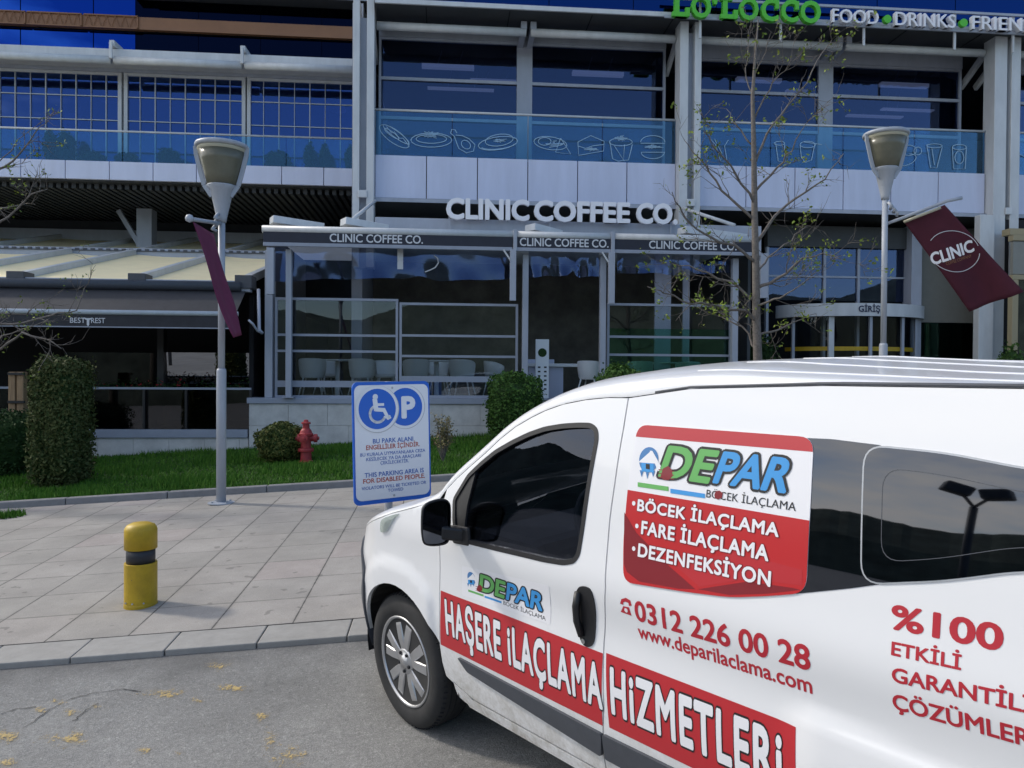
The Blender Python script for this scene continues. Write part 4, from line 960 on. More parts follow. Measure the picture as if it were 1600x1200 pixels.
B(U(1440, 450, 16.8), U(1536, 450, 16.8), 16.85, 16.88, ze, Z(1490, 505, 16.8), 'side_pane', 'g_teal', en)
B(U(1440, 450, 16.8), U(1536, 450, 16.8), 16.86, 17.0, Z(1490, 504, 16.8), 5.2, 'side_wall', 'beige', en)
B(U(1530, 450, 15.6), U(1553, 450, 15.6), 15.6, 15.78, gz(12, 16) - .1, 5.25, 'column_casing', 'steel_light', bl, bevel=.01)
B(e0 - .1, 19, 18.42, 18.55, ze - .2, 5.25, 'rear_wall', 'dark', en)
# neighbouring pavilion at the right edge
np_ = empty('neighbour_pavilion', (U(1620, 450, 15.2), 15.2, gz(13, 15)), 'beige pavilion with ochre beams cut by the right edge of the photo', 'pavilion')
a0, a1 = U(1582, 450, 15.2), 18.8
B(a0, a1, 15.2, 15.35, Z(1590, 376, 15.2), Z(1590, 367, 15.2), 'beam', 'ochre', np_, bevel=.01); B(a0 + .05, a1, 15.36, 15.6, Z(1590, 366, 15.3), Z(1590, 356, 15.3), 'beam', 'ochre', np_)
B(a0 + .02, a1, 15.22, 15.3, Z(1590, 428, 15.2), Z(1590, 377, 15.2) , 'fascia', 'beige', np_)
B(a0, a1, 15.2, 15.35, Z(1590, 437, 15.2), Z(1590, 429, 15.2), 'beam', 'ochre', np_, bevel=.01)
B(a0, a0 + .14, 15.2, 15.34, gz(12.6, 15), Z(1590, 437, 15.2), 'post', 'ochre', np_, bevel=.01)
B(a0 + .15, a1, 15.26, 15.28, gz(12.6, 15), Z(1590, 438, 15.2), 'pane', 'g_cafe', np_)
B(a0 + .1, a1, 15.8, 15.9, gz(12.6, 15), 5.2, 'inner_wall', 'dark', np_)
# ------------------------------------------------------------------ street lamps with banners
def lamp(px, base_v, label, ybot, ptop, scale, joint):
    """pole foot on the ground at column px, depth base_v"""
    q = P(px, 560, base_v); u = q.x; zb = SM*u + SN*base_v + ybot
    r = empty('street_lamp', (u, base_v, zb), label, 'street lamp', 'street lamps before the cafe')
    zt = ptop; s = scale; zj = joint
    MB().lathe([(.15, 0), (.15, .012), (.06, .02)], (u, base_v, zb), n=20).build('base_plate', 'pole', r)
    m2 = MB()
    for k in range(4): a = R(45 + 90*k); m2.lathe([(.014, .013), (.014, .03)], (u + .115*math.cos(a), base_v + .115*math.sin(a), zb), n=6)
    m2.build('anchor_bolts', 'galv', r)
    MB().lathe([(.055, .02), (.055, zj - zb), (.048, zj - zb + .03)], (u, base_v, zb), n=20).build('lower_pole', 'pole', r, smooth=True)
    zn = zt - 1.02*s                                  # neck
    MB().lathe([(.039, 0), (.039, zn - zj + .02)], (u, base_v, zj), n=18).build('upper_pole', 'pole', r, smooth=True)
    k9 = .90
    MB().lathe([(.052, 0), (.058, .05), (.145*k9, .42*s), (.19*k9, .46*s), (.185*k9, .47*s)], (u, base_v, zn), n=28).build('cone', 'pole', r, smooth=True)
    MB().lathe([(.175*k9, .462*s), (.215*k9, .60*s), (.262*k9, .78*s), (.292*k9, .90*s)], (u, base_v, zn), n=28).build('diffuser', 'lens', r, smooth=True)
    MB().lathe([(.285*k9, .885*s), (.305*k9, .93*s), (.30*k9, .945*s)], (u, base_v, zn), n=28).build('reflector_band', 'lensband', r, smooth=True)
    MB().lathe([(.30*k9, .945*s), (.325*k9, .95*s), (.335*k9, .975*s), (.325*k9, 1.0*s), (.2*k9, 1.02*s), (.0, 1.03*s)], (u, base_v, zn), n=32).build('cap', 'pole', r, smooth=True)
    for sg_ in (-1, 1):
        m2 = MB(); pts = [(sg_*.12, .33), (sg_*.215, .47), (sg_*.262, .64), (sg_*.315, .86), (sg_*.325, .97)]
        for i in range(len(pts)-1): m2.bar((u + pts[i][0]*k9, base_v - .02, zn + pts[i][1]*s), (u + pts[i+1][0]*k9, base_v - .02, zn + pts[i+1][1]*s), .05, .02, up=(0, 1, 0))
        m2.build('bracket', 'pole', r)
    return r, u, zb
L1, u1, zb1_ = lamp(346, 9.26, 'street lamp on the pavement with its maroon banner seen edge-on, left one', .035, Z(346, 224, 9.26), .90, Z(346, 580, 9.26))
v2 = 10.2
L2, u2, zb2_ = lamp(1380, v2, 'street lamp behind the van with a large maroon banner, right one', .06, Z(1384, 206, v2), .92, Z(1380, 540, v2))
def cloth(name, quad, m, parent, amp=.03, nu=16, nv=24, seed=1):
    a, b, c, d = [Vector(q) for q in quad]; nrm = (b - a).cross(d - a).normalized(); mb = MB()          # a-b upper edge, d-c lower edge
    for j in range(nv+1):
        for i in range(nu+1):
            s, t = i/nu, j/nv; q = (a*(1-s) + b*s)*(1-t) + (d*(1-s) + c*s)*t
            q = q + nrm*amp*(math.sin(5.5*t + 3*s + seed)*t + .4*math.sin(9*s + 4*t)*t); mb.v.append(tuple(q))
    mb.f = [(j*(nu+1)+i, j*(nu+1)+i+1, (j+1)*(nu+1)+i+1, (j+1)*(nu+1)+i) for j in range(nv) for i in range(nu)]
    def at(s, t, lift=.006):
        q = (a*(1-s) + b*s)*(1-t) + (d*(1-s) + c*s)*t
        return q + nrm*(amp*(math.sin(5.5*t + 3*s + seed)*t + .4*math.sin(9*s + 4*t)*t) + lift)
    return mb.build(name, m, parent, smooth=True, solid=.002), at
# right banner
b2 = empty('maroon_banner', (u2, v2, Z(1440, 480, v2)), 'maroon CLINIC banner blown sideways from the right street lamp', 'banner', 'maroon banners on the street lamps')
va_, vb_ = v2 - .02, v2 - .25
fl, at = cloth('flag', [P(1412, 346, va_), P(1476, 320, vb_), P(1598, 455, vb_ - .15), P(1516, 488, va_ - .1)], 'maroon', b2, amp=.075, seed=2)
_c = (P(1412, 346, va_) + P(1598, 455, vb_ - .15))*.5
sgn = 1 if (at(.5, .5, .1) - CAM).length < (at(.5, .5, 0) - CAM).length else -1
m2 = MB(); m2.tube([P(1384, 350, v2), P(1412, 340, va_), P(1480, 314, vb_), P(1503, 309, vb_ - .04)], [.022, .022, .022, .026], 10); m2.build('arm', 'pole', b2, smooth=True)
m2 = MB(); m2.tube([P(1412, 347, va_ - .03), P(1470, 324, vb_ - .03)], .02, 8); m2.build('clamp_bar', 'lensband', b2, smooth=True)
m2 = MB(); c_ = P(1397, 328, v2)
for k in range(3): t = .035; m2.tube([P(1388 + 5*k, 316 + 6*k, v2 - .05), P(1393 + 5*k, 321 + 6*k, v2 - .09), P(1391 + 5*k, 327 + 5*k, v2 - .03)], .022, 8)
m2.build('arm_bracket', 'pole', b2, smooth=True)
def on_flag(lines, rad, name, m):
    mb = MB()
    for ln in lines: mb.tube([at(s, t, sgn*.006) for s, t in ln], rad, 4)
    mb.build(name, m, fl)
# (s,t) from a picture point on the banner
A_, Bq, Cq, Dq = (1412, 346), (1476, 320), (1598, 455), (1516, 488)
def st(x, y):
    s, t = .5, .5
    for _ in range(25):
        X = (A_[0]*(1-s)+Bq[0]*s)*(1-t)+(Dq[0]*(1-s)+Cq[0]*s)*t; Y = (A_[1]*(1-s)+Bq[1]*s)*(1-t)+(Dq[1]*(1-s)+Cq[1]*s)*t
        dXs = (Bq[0]-A_[0])*(1-t)+(Cq[0]-Dq[0])*t; dYs = (Bq[1]-A_[1])*(1-t)+(Cq[1]-Dq[1])*t
        dXt = (Dq[0]-A_[0])*(1-s)+(Cq[0]-Bq[0])*s; dYt = (Dq[1]-A_[1])*(1-s)+(Cq[1]-Bq[1])*s
        D = dXs*dYt - dXt*dYs; ex, ey = x - X, y - Y; s += (ex*dYt - ey*dXt)/D; t += (dXs*ey - dYs*ex)/D
    return s, t
on_flag([[st(x, y) for x, y in ell(1491, 392, 41, 31, 12, 195, 330, 20)], [st(x, y) for x, y in ell(1491, 393, 41, 31, 12, -10, 130, 20)]], .005, 'emblem_ring', 'greyletter')
V_, F_, w_ = text_mesh('CLINIC', .035); vs = []
for x, y, z in V_:
    fx = x/w_; bx_, by_ = 1456 + 68*fx, 414 - 22*fx; vs.append(at(*st(bx_ - 5*y, by_ - 17*y), sgn*(.008 + z*.1)))
mb = MB(); mb.add(vs, F_); mb.build('lettering', 'white', fl)
V_, F_, w_ = text_mesh('COFFEE COMPANY', .0); vs = []
for x, y, z in V_:
    fx = x/w_; bx_, by_ = 1478 + 42*fx, 414 - 12*fx; vs.append(at(*st(bx_ - 1.5*y, by_ - 4.5*y), sgn*.008))
mb = MB(); mb.add(vs, F_); mb.build('small_lettering', M['bronze'], fl)
# left banner, edge-on
b1 = empty('maroon_banner', (u1, 9.2, Z(360, 500, 9.2)), 'purple-red banner seen nearly edge-on in front of the left street lamp', 'banner', 'maroon banners on the street lamps')
fl1, at1 = cloth('flag', [P(301, 346, 8.55), P(334, 366, 9.18), P(376, 524, 9.15), P(363, 528, 8.6)], 'purple', b1, amp=.03, seed=4)
m2 = MB(); m2.tube([P(345, 349, 9.24), P(322, 346, 8.9), P(297, 342, 8.5)], .022, 10); m2.lathe([(0, -.04), (.04, -.02), (.045, .01), (.03, .04), (0, .05)], P(296, 342, 8.48), n=12); m2.build('arm', 'pole', b1, smooth=True)
m2 = MB()
for k in range(3): m2.tube([P(341 - 2*k, 334 + 9*k, 9.2), P(336 - 2*k, 340 + 9*k, 9.1), P(342 - 2*k, 343 + 9*k, 9.15)], .02, 8)
m2.build('arm_bracket', 'pole', b1, smooth=True)

# ------------------------------------------------------------------ bollard
q = G(220, 952, .035); q = Vector((U(220, 900, q.y + .1), q.y + .1, q.z + .0035)); bo = empty('bollard', (q.x, q.y, q.z), 'short yellow bollard with a black band standing on the pavement', 'bollard')
zb = q.z; ztp = Z(220, 815, q.y); H = ztp - zb; rb = .107
f0 = (952-952)/137
def hh(y): return Z(220, y, q.y - .1*(1 if y > 835 else (y - 815)/20)) - zb
MB().lathe([(rb*1.02, -.02), (rb*1.02, .012), (rb, .02), (rb, hh(884)), (rb*.985, hh(883.5))], q, n=40).build('lower_sleeve', 'yellow', bo, smooth=False)
MB().lathe([(rb*.88, hh(886)), (rb*.88, hh(858))], q, n=40).build('band', 'blackband', bo, smooth=True)
MB().lathe([(rb*.9, hh(862)), (rb, hh(861.5)), (rb, hh(831)), (rb*.97, hh(827.5)), (rb*.85, hh(821.5)), (rb*.58, hh(817.5)), (rb*.2, hh(816)), (0, hh(815.5))], q, n=40).build('cap', 'yellow', bo, smooth=True)
m2 = MB()
for a in (232, 262, 300): t = R(a); m2.lathe([(.006, 0), (.006, .007), (0, .009)], (q.x + rb*math.cos(t), q.y + rb*math.sin(t), zb + .035), axis=(math.cos(t), math.sin(t), 0), n=8)
m2.build('bolt_heads', 'galv', bo)

# ------------------------------------------------------------------ disabled parking sign
cL, cR = ray(552, 692), ray(672, 692)
def cam_depth(px, py, D):                # point at a distance D along the optical axis
    d = ray(px, py); return CAM + d*(D/d.dot(_fp))
DL, DR = 4.92, 5.24
TL, TR, BR, BL = cam_depth(551.5, 598, DL), cam_depth(672.5, 594.5, DR), cam_depth(672.5, 778, DR), cam_depth(553, 791, DL)
ex = ((TR - TL) + (BR - BL)).normalized(); ey = ((TL - BL) + (TR - BR)); ey = (ey - ex*ex.dot(ey)).normalized(); en_ = ex.cross(ey)
if en_.dot(CAM - TL) < 0: en_ = -en_
C0 = (TL + TR + BR + BL)/4; SW = ((TR - TL).length + (BR - BL).length)/2; SH = ((TL - BL).length + (TR - BR).length)/2
ps = empty('parking_sign', (C0.x, C0.y, gz(C0.x, C0.y) + .03), 'white and blue disabled parking sign on a post beside the van', 'sign')
def S(x, y, l=0.0): return C0 + ex*((x - .5)*SW) + ey*((.5 - y)*SH) + en_*l
def rrect(x0, y0, x1, y1, rad, l, n=6):
    ry = rad*SW/SH; pts = []
    for (cx_, cy_, a0) in ((x1 - rad, y0 + ry, -90), (x1 - rad, y1 - ry, 0), (x0 + rad, y1 - ry, 90), (x0 + rad, y0 + ry, 180)):
        for k in range(n+1): a = R(a0 + 90*k/n); pts.append(S(cx_ + rad*math.cos(a), cy_ + ry*math.sin(a), l))
    return pts
MB().prism(rrect(0, 0, 1, 1, .07, -.004), -en_*.012).build('plate', 'signblue', ps)
MB().prism(rrect(.022, .026, .978, .965, .075, -.0035), en_*.0035).build('face', 'signwhite', ps)
def disc(cx_, cy_, rad, l, m, name, n=40, seg=None):
    pts = [S(cx_ + rad*math.cos(2*math.pi*k/n), cy_ + rad*SW/SH*math.sin(2*math.pi*k/n), l) for k in range(n)]
    mb = MB(); mb.add(pts, [tuple(range(n))]); return mb.build(name, m, ps)
disc(.672, .216, .262, .0012, 'galv', 'emblem_shadow'); disc(.667, .214, .258, .0018, 'signwhite', 'emblem_ring'); disc(.667, .214, .226, .0026, 'signblue', 'parking_emblem')
disc(.309, .226, .275, .0032, 'galv', 'emblem_shadow'); disc(.303, .222, .270, .0038, 'signwhite', 'emblem_ring'); disc(.303, .222, .236, .0046, 'signblue', 'wheelchair_emblem')
def stext(t, x0, x1, yb, cap, m, bold, l=.001, name='lettering'):
    V, F, w = text_mesh(t, bold); mb = MB(); mb.add([S(x0 + (x1-x0)*x/w, yb - cap*y, l + z*.05) for x, y, z in V], F); mb.build(name, m, ps)
stext('P', .612, .80, .300, .165, 'signwhite', .05, .0034)
def sstroke(pts, wd, l, m='signwhite', name='wheelchair_figure'):
    mb = MB()
    for i in range(len(pts)-1):
        a, b = S(*pts[i], l), S(*pts[i+1], l); d = (b - a).normalized(); n_ = en_.cross(d)*wd/2*SW; k = d*wd*.3*SW
        mb.add([a - n_ - k, b - n_ + k, b + n_ + k, a + n_ - k], [(0, 1, 2, 3)])
    mb.build(name, m, ps)
disc(.278, .122, .033, .0054, 'signwhite', 'figure_head')
sstroke([(.272, .148), (.285, .225)], .058, .0054); sstroke([(.285, .187), (.378, .187)], .032, .0056); sstroke([(.29, .226), (.385, .232)], .046, .0058); sstroke([(.383, .230), (.435, .300), (.458, .292)], .042, .0060)
sstroke([(.305 + .098*math.cos(R(a)), .262 + .098*SW/SH*math.sin(R(a))) for a in range(25, 236, 10)], .032, .0062)
for t, x0, x1, yb, cap, m, bo_ in (('BU PARK ALANI', .24, .765, .503, .036, 'signtext', .02), ('ENGELLİLER İÇİNDİR.', .155, .85, .552, .036, 'signred', .022), ('BU KURALA UYMAYANLARA CEZA', .08, .925, .603, .026, 'signtext', .012), ('KESİLECEK YA DA ARAÇLARI', .155, .865, .643, .026, 'signtext', .012), ('ÇEKİLECEKTİR.', .33, .70, .680, .026, 'signtext', .012),
                               ('THIS PARKING AREA IS', .13, .90, .776, .036, 'signtext', .02), ('FOR DISABLED PEOPLE.', .11, .915, .824, .036, 'signred', .022), ('VIOLATORS WILL BE TICKETED OR', .09, .93, .876, .025, 'signtext', .012), ('TOWED', .42, .62, .912, .025, 'signtext', .012)):
    stext(t, x0, x1, yb, cap, m, bo_)
for y in (.052, .945): disc(.5, y, .014, .002, 'galv', 'screw')
pb = S(.5, .02, -.045); m2 = MB(); m2.tube([(pb.x, pb.y, gz(pb.x, pb.y) - .1), (pb.x, pb.y, S(.5, .0).z)], .027, 16); m2.build('post', 'galv', ps, smooth=True)
m2 = MB(); m2.lathe([(.09, 0), (.09, .012), (.03, .02)], (pb.x, pb.y, gz(pb.x, pb.y) + .036), n=18); m2.build('foot', 'galv', ps)

# ------------------------------------------------------------------ hydrant
q = G(478, 723, .06); hy = empty('fire_hydrant', (q.x, q.y, q.z), 'red fire hydrant on the lawn beside the round bush', 'fire hydrant')
k = (Z(478, 656, q.y) - q.z)/.70
MB().lathe([(.115, 0), (.115, .03), (.085, .04), (.08, .17), (.115, .175), (.12, .20), (.115, .225), (.085, .23)], q, n=24).build('base', 'hydrant', hy, smooth=False)
MB().lathe([(.082*k, .23*k), (.08*k, .44*k), (.115*k, .445*k), (.118*k, .475*k), (.10*k, .485*k), (.085*k, .53*k), (.06*k, .56*k)], q, n=24).build('barrel', 'hydrant', hy)
MB().lathe([(.052*k, .56*k), (.055*k, .63*k), (.075*k, .635*k), (.075*k, .66*k), (.04*k, .67*k), (.035*k, .70*k), (0, .705*k)], q, n=20).build('top_cap', 'hydrant', hy)
for a, L in ((0, .17), (180, .13), (265, .15)):
    d = Vector((math.cos(R(a)), math.sin(R(a)), 0))
    MB().lathe([(.052*k, .06), (.052*k, L - .05), (.068*k, L - .05), (.068*k, L), (.03*k, L + .005), (.028*k, L + .03), (0, L + .032)], Vector(q) + Vector((0, 0, .40*k)), axis=d, n=16).build('nozzle', 'hydrant', hy)

# ------------------------------------------------------------------ clipped bushes and hedges
def leaf_cloud(mb, pts, nrms, size, r2, flat=.5):
    for p, n in zip(pts, nrms):
        s = size*r2.uniform(.6, 1.3); n = (Vector(n)*flat + Vector((r2.gauss(0, 1), r2.gauss(0, 1), r2.gauss(0, 1)))*.5).normalized()
        a = n.orthogonal().normalized(); t = r2.uniform(0, 6.28); b = n.cross(a); a, b = a*math.cos(t) + b*math.sin(t), b*math.cos(t) - a*math.sin(t)
        p = Vector(p); mb.add([p - a*s*.5, p - b*s*.28, p + a*s*.5, p + b*s*.28], [(0, 1, 2, 3)])
def bush(name, c, rx, ry, h, n, size, m, label, cat, power=2.0, seed=1, stem=True, bot=.0, lump=.08, lean=0):
    """c: foot point; superellipsoid crown of leaf-sized faces"""
    r2 = random.Random(seed); mb = MB(); pts, ns = [], []
    ph = [r2.uniform(0, 6.28) for _ in range(6)]
    while len(pts) < n:
        d = Vector((r2.gauss(0, 1), r2.gauss(0, 1), r2.gauss(0, 1))).normalized()
        k = (abs(d.x)**power + abs(d.y)**power + abs(d.z)**power)**(-1/power)
        l = 1 + lump*(math.sin(4*d.x + ph[0]) * math.sin(5*d.z + ph[1]) + .6*math.sin(9*d.y + ph[2] + 6*d.x) + .5*math.sin(13*d.z + ph[3] + 5*d.y))
        k *= l*(1 - abs(r2.gauss(0, .09))) * (r2.uniform(1.0, 1.13) if r2.random() < .10 else 1)
        pts.append((c[0] + d.x*k*rx + lean*d.z*k, c[1] + d.y*k*ry, c[2] + bot + (h - bot)*.5*(1 + d.z*k))); ns.append(d)
    leaf_cloud(mb, pts, ns, size, r2)
    o = mb.build(name, m); tag(o, label, cat)
    st_ = MB()
    if stem:
        for k in range(5): a = r2.uniform(0, 6.28); st_.tube([(c[0] + .04*math.cos(a), c[1] + .04*math.sin(a), c[2] - .02), (c[0] + rx*.4*math.cos(a), c[1] + ry*.4*math.sin(a), c[2] + h*.6)], [.022, .008], 6)
        st_.build('stem', 'bark', o)
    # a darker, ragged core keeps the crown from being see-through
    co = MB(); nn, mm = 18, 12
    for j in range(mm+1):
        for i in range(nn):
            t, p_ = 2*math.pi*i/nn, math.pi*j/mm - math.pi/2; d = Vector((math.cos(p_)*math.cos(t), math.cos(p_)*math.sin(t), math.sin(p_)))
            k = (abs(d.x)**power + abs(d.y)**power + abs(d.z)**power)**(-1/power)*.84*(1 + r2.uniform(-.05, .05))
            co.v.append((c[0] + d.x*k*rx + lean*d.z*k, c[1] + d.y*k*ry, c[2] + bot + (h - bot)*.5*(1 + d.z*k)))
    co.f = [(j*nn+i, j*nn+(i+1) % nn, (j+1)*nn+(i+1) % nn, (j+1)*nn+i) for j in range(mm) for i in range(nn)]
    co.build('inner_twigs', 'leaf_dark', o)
    return o
def bush_px(name, x0, x1, ytop, ybase, ry, *a, **k):
    q = G((x0+x1)/2, ybase, .06); rx = (U(x1, ybase, q.y) - U(x0, ybase, q.y))/2
    return bush(name, q, rx, ry, Z((x0+x1)/2, ytop, q.y) - q.z, *a, **k)
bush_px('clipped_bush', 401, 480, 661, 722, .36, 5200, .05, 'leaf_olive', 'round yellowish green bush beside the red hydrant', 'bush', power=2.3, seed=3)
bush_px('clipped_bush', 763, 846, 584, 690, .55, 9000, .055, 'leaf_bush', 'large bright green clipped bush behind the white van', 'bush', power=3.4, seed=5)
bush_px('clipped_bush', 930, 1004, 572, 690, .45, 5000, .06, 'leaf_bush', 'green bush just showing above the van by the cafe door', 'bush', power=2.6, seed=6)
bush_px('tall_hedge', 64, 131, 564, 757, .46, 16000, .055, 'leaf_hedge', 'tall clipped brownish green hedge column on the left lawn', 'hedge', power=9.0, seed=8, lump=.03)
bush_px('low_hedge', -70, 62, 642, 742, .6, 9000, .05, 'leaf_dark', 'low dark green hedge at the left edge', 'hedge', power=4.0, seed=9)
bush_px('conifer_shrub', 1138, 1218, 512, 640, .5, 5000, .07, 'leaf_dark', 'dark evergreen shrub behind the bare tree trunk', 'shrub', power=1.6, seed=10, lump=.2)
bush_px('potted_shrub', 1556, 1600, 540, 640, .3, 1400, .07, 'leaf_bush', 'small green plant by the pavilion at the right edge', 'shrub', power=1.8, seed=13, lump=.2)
# clipped plants in a row along the balcony of the left wing
for i, (x0, x1, yt, pw) in enumerate([(70, 90, 205, 2.0), (88, 118, 203, 2.0), (124, 166, 238, 2.4), (180, 216, 240, 2.2), (246, 282, 232, 2.2), (413, 454, 236, 2.2), (474, 494, 222, 1.5), (498, 517, 224, 1.5), (538, 556, 226, 1.5)]):
    zf = Z(300, 262, 20.0); q = Vector((U((x0+x1)/2, 250, 20.0), 20.0, 6.83)); rx = (U(x1, 250, 20) - U(x0, 250, 20))/2
    bush('balcony_shrub', q, rx, .28, Z((x0+x1)/2, yt, 20.0) - q.z, 700, .07, 'leaf_dark', ['dark upright shrub on the left balcony nearest the bare tree', 'tall dark shrub second on the left balcony', 'low round shrub below the second pendant lamp', 'low round shrub below the first window post', 'low round shrub left of the left street lamp head', 'spiky low shrub right of the left street lamp head', 'narrow conifer shrub left of a pair on the balcony', 'narrow conifer shrub right of a pair on the balcony', 'narrow conifer shrub touching the tall steel column'][i], 'shrub', power=pw, seed=60 + i, stem=False)['group'] = 'shrubs along the left balcony'
# open dry shrub behind the sign
q = G(692, 722, .06); r2 = random.Random(21); mb, lf = MB(), MB()
for k in range(26):
    a = r2.uniform(0, 6.28); h = r2.uniform(.35, .72); sp = r2.uniform(.05, .26)
    tip = Vector((q.x + sp*math.cos(a), q.y + sp*math.sin(a), q.z + h)); mid = Vector(q).lerp(tip, .5) + Vector((r2.uniform(-.03, .03), r2.uniform(-.03, .03), .05))
    mb.tube([q, mid, tip], [.008, .006, .003], 5)
    pts = [mid.lerp(tip, r2.random()) + Vector((r2.gauss(0, .035), r2.gauss(0, .035), r2.gauss(0, .035))) for _ in range(34)]
    leaf_cloud(lf, pts, [(0, 0, 1)]*34, .04, r2)
o = lf.build('open_shrub', 'leaf_dry'); tag(o, 'small open shrub with dry yellowish leaves right of the parking sign', 'shrub'); mb.build('stem', 'bark', o)

# ------------------------------------------------------------------ bare spring trees
def twig(mb, lf, p, d, L, r, depth, r2, leafp, size, up=.12):
    n = 4; pts = [Vector(p)]; d = Vector(d).normalized()
    for i in range(n):
        d = (d + Vector((r2.gauss(0, .16), r2.gauss(0, .16), r2.gauss(0, .12) + up*.5))).normalized(); pts.append(pts[-1] + d*(L/n))
    mb.tube(pts, [r*(1 - .65*i/n) for i in range(n+1)], 6 if r > .012 else 4)
    if depth > 0:
        for k in range(r2.randint(2, 4)):
            i = r2.randint(1, n); q = pts[i]; a = Vector((r2.gauss(0, 1), r2.gauss(0, 1), r2.gauss(0, .7))); a = (d*.9 + a.normalized()*.85).normalized()
            twig(mb, lf, q, a, L*r2.uniform(.4, .68), max(r*.55, .0035), depth-1, r2, leafp, size, up)
    else:
        if r2.random() < leafp:
            m_ = r2.randint(2, 6); leaf_cloud(lf, [pts[-1] + Vector((r2.gauss(0, .03), r2.gauss(0, .03), r2.gauss(0, .03))) for _ in range(m_)], [(0, 0, 1)]*m_, size, r2)
def tree(name, label, trunk, trad, limbs, v, seed, leafp=.45, size=.055, twigs=3, tl=.5):
    r2 = random.Random(seed); mb, br, lf = MB(), MB(), MB()
    tp = [P(x, y, v) for x, y in trunk]; tp[0] = Vector((tp[0].x, v, gz(tp[0].x, v))); mb.tube(tp, trad, 12)
    for ln, r0, dv in limbs:
        n = len(ln); pts = [P(x, y, v + dv*i/(n-1)) for i, (x, y) in enumerate(ln)]
        pp = []
        for i in range(n-1):
            for k in range(3): pp.append(pts[i].lerp(pts[i+1], k/3) + (Vector((r2.gauss(0, .012), r2.gauss(0, .012), r2.gauss(0, .012))) if i + k else Vector((0, 0, 0))))
        pp.append(pts[-1]); m_ = len(pp); br.tube(pp, [r0*(1 - .8*i/(m_-1)) for i in range(m_)], 7)
        for k in range(max(2, int(m_*.62))):
            i = r2.randint(2, m_-1); d = (pp[i] - pp[i-1]).normalized(); a = Vector((r2.gauss(0, 1), r2.gauss(0, 1), r2.gauss(0, .8))).normalized()
            twig(br, lf, pp[i], (d*.7 + a*.9), tl*r2.uniform(.5, 1.1), max(.004, r0*.4*(1 - .6*i/m_)), 2 if r2.random() < .45 else 1, r2, leafp, size)
    o = empty(name, tuple(tp[0]), label, 'tree'); mb.build('trunk', 'bark', o, smooth=True); br.build('branches', 'bark', o, smooth=True); lf.build('young_leaves', 'leaf_new', o)
    return o
TV = 10.6
tree('street_tree', 'slender tree with bare grey branches and a few new leaves, standing behind the van', [(1184, 640), (1184, 560), (1182, 500), (1181, 420), (1179, 330), (1178, 240), (1176, 150), (1180, 90), (1185, 30)], [.075, .062, .056, .05, .044, .036, .027, .018, .007],
     [([(1180, 500), (1165, 486), (1120, 478), (1080, 474), (1040, 458), (1012, 448)], .026, -.5), ([(1180, 470), (1140, 440), (1090, 420), (1050, 412)], .024, .4), ([(1180, 452), (1215, 436), (1255, 405), (1285, 396), (1302, 400)], .026, -.3),
      ([(1181, 525), (1215, 515), (1245, 502), (1275, 490)], .018, .3), ([(1182, 545), (1170, 520), (1140, 500), (1122, 494)], .02, .5), ([(1180, 410), (1150, 384), (1110, 372), (1080, 350), (1060, 322), (1050, 300)], .024, -.6),
      ([(1181, 380), (1210, 340), (1245, 310), (1290, 280), (1318, 240)], .026, .4), ([(1179, 345), (1140, 310), (1110, 270), (1085, 240), (1070, 220)], .022, .2), ([(1179, 320), (1150, 270), (1120, 230), (1100, 205)], .02, -.4),
      ([(1179, 300), (1215, 262), (1235, 235), (1262, 190)], .02, -.5), ([(1178, 260), (1200, 210), (1230, 165), (1260, 130), (1285, 80), (1300, 62)], .02, .3), ([(1178, 230), (1150, 190), (1135, 170)], .014, .4),
      ([(1177, 190), (1195, 150), (1215, 120), (1232, 105)], .014, -.3), ([(1177, 160), (1165, 120), (1168, 80), (1172, 40)], .012, .2), ([(1178, 120), (1196, 80), (1205, 50)], .01, -.2), ([(1180, 430), (1200, 400), (1235, 375), (1262, 352)], .018, .6),
      ([(1180, 480), (1210, 470), (1240, 452), (1268, 430)], .018, -.7)], TV, 31, leafp=.6, size=.055, twigs=3, tl=.5)
tree('street_tree', 'bare tree whose branches reach in from the left edge', [(-190, 720), (-190, 560), (-188, 420), (-180, 300), (-170, 150), (-165, 20)], [.10, .09, .08, .065, .045, .02],
     [([(-185, 420), (-120, 400), (-60, 370), (0, 348), (40, 312), (74, 296)], .03, -.3), ([(-180, 360), (-100, 330), (-30, 320), (10, 324), (40, 318)], .024, .2), ([(-183, 330), (-110, 300), (-40, 280), (10, 260), (40, 232), (62, 198)], .028, -.2), ([(-10, 262), (30, 220), (70, 185)], .008, .0),
      ([(-188, 560), (-120, 560), (-60, 560), (0, 545), (36, 522), (70, 528), (96, 545)], .028, -.4), ([(-188, 540), (-110, 520), (-40, 505), (20, 508), (80, 492), (118, 486), (132, 450)], .026, .2), ([(-188, 530), (-100, 500), (-30, 492), (40, 488), (70, 470)], .02, .5), ([(-60, 545), (-10, 530), (30, 515), (90, 500)], .014, -.2)], 10.8, 47, leafp=.3, size=.045, tl=.42)
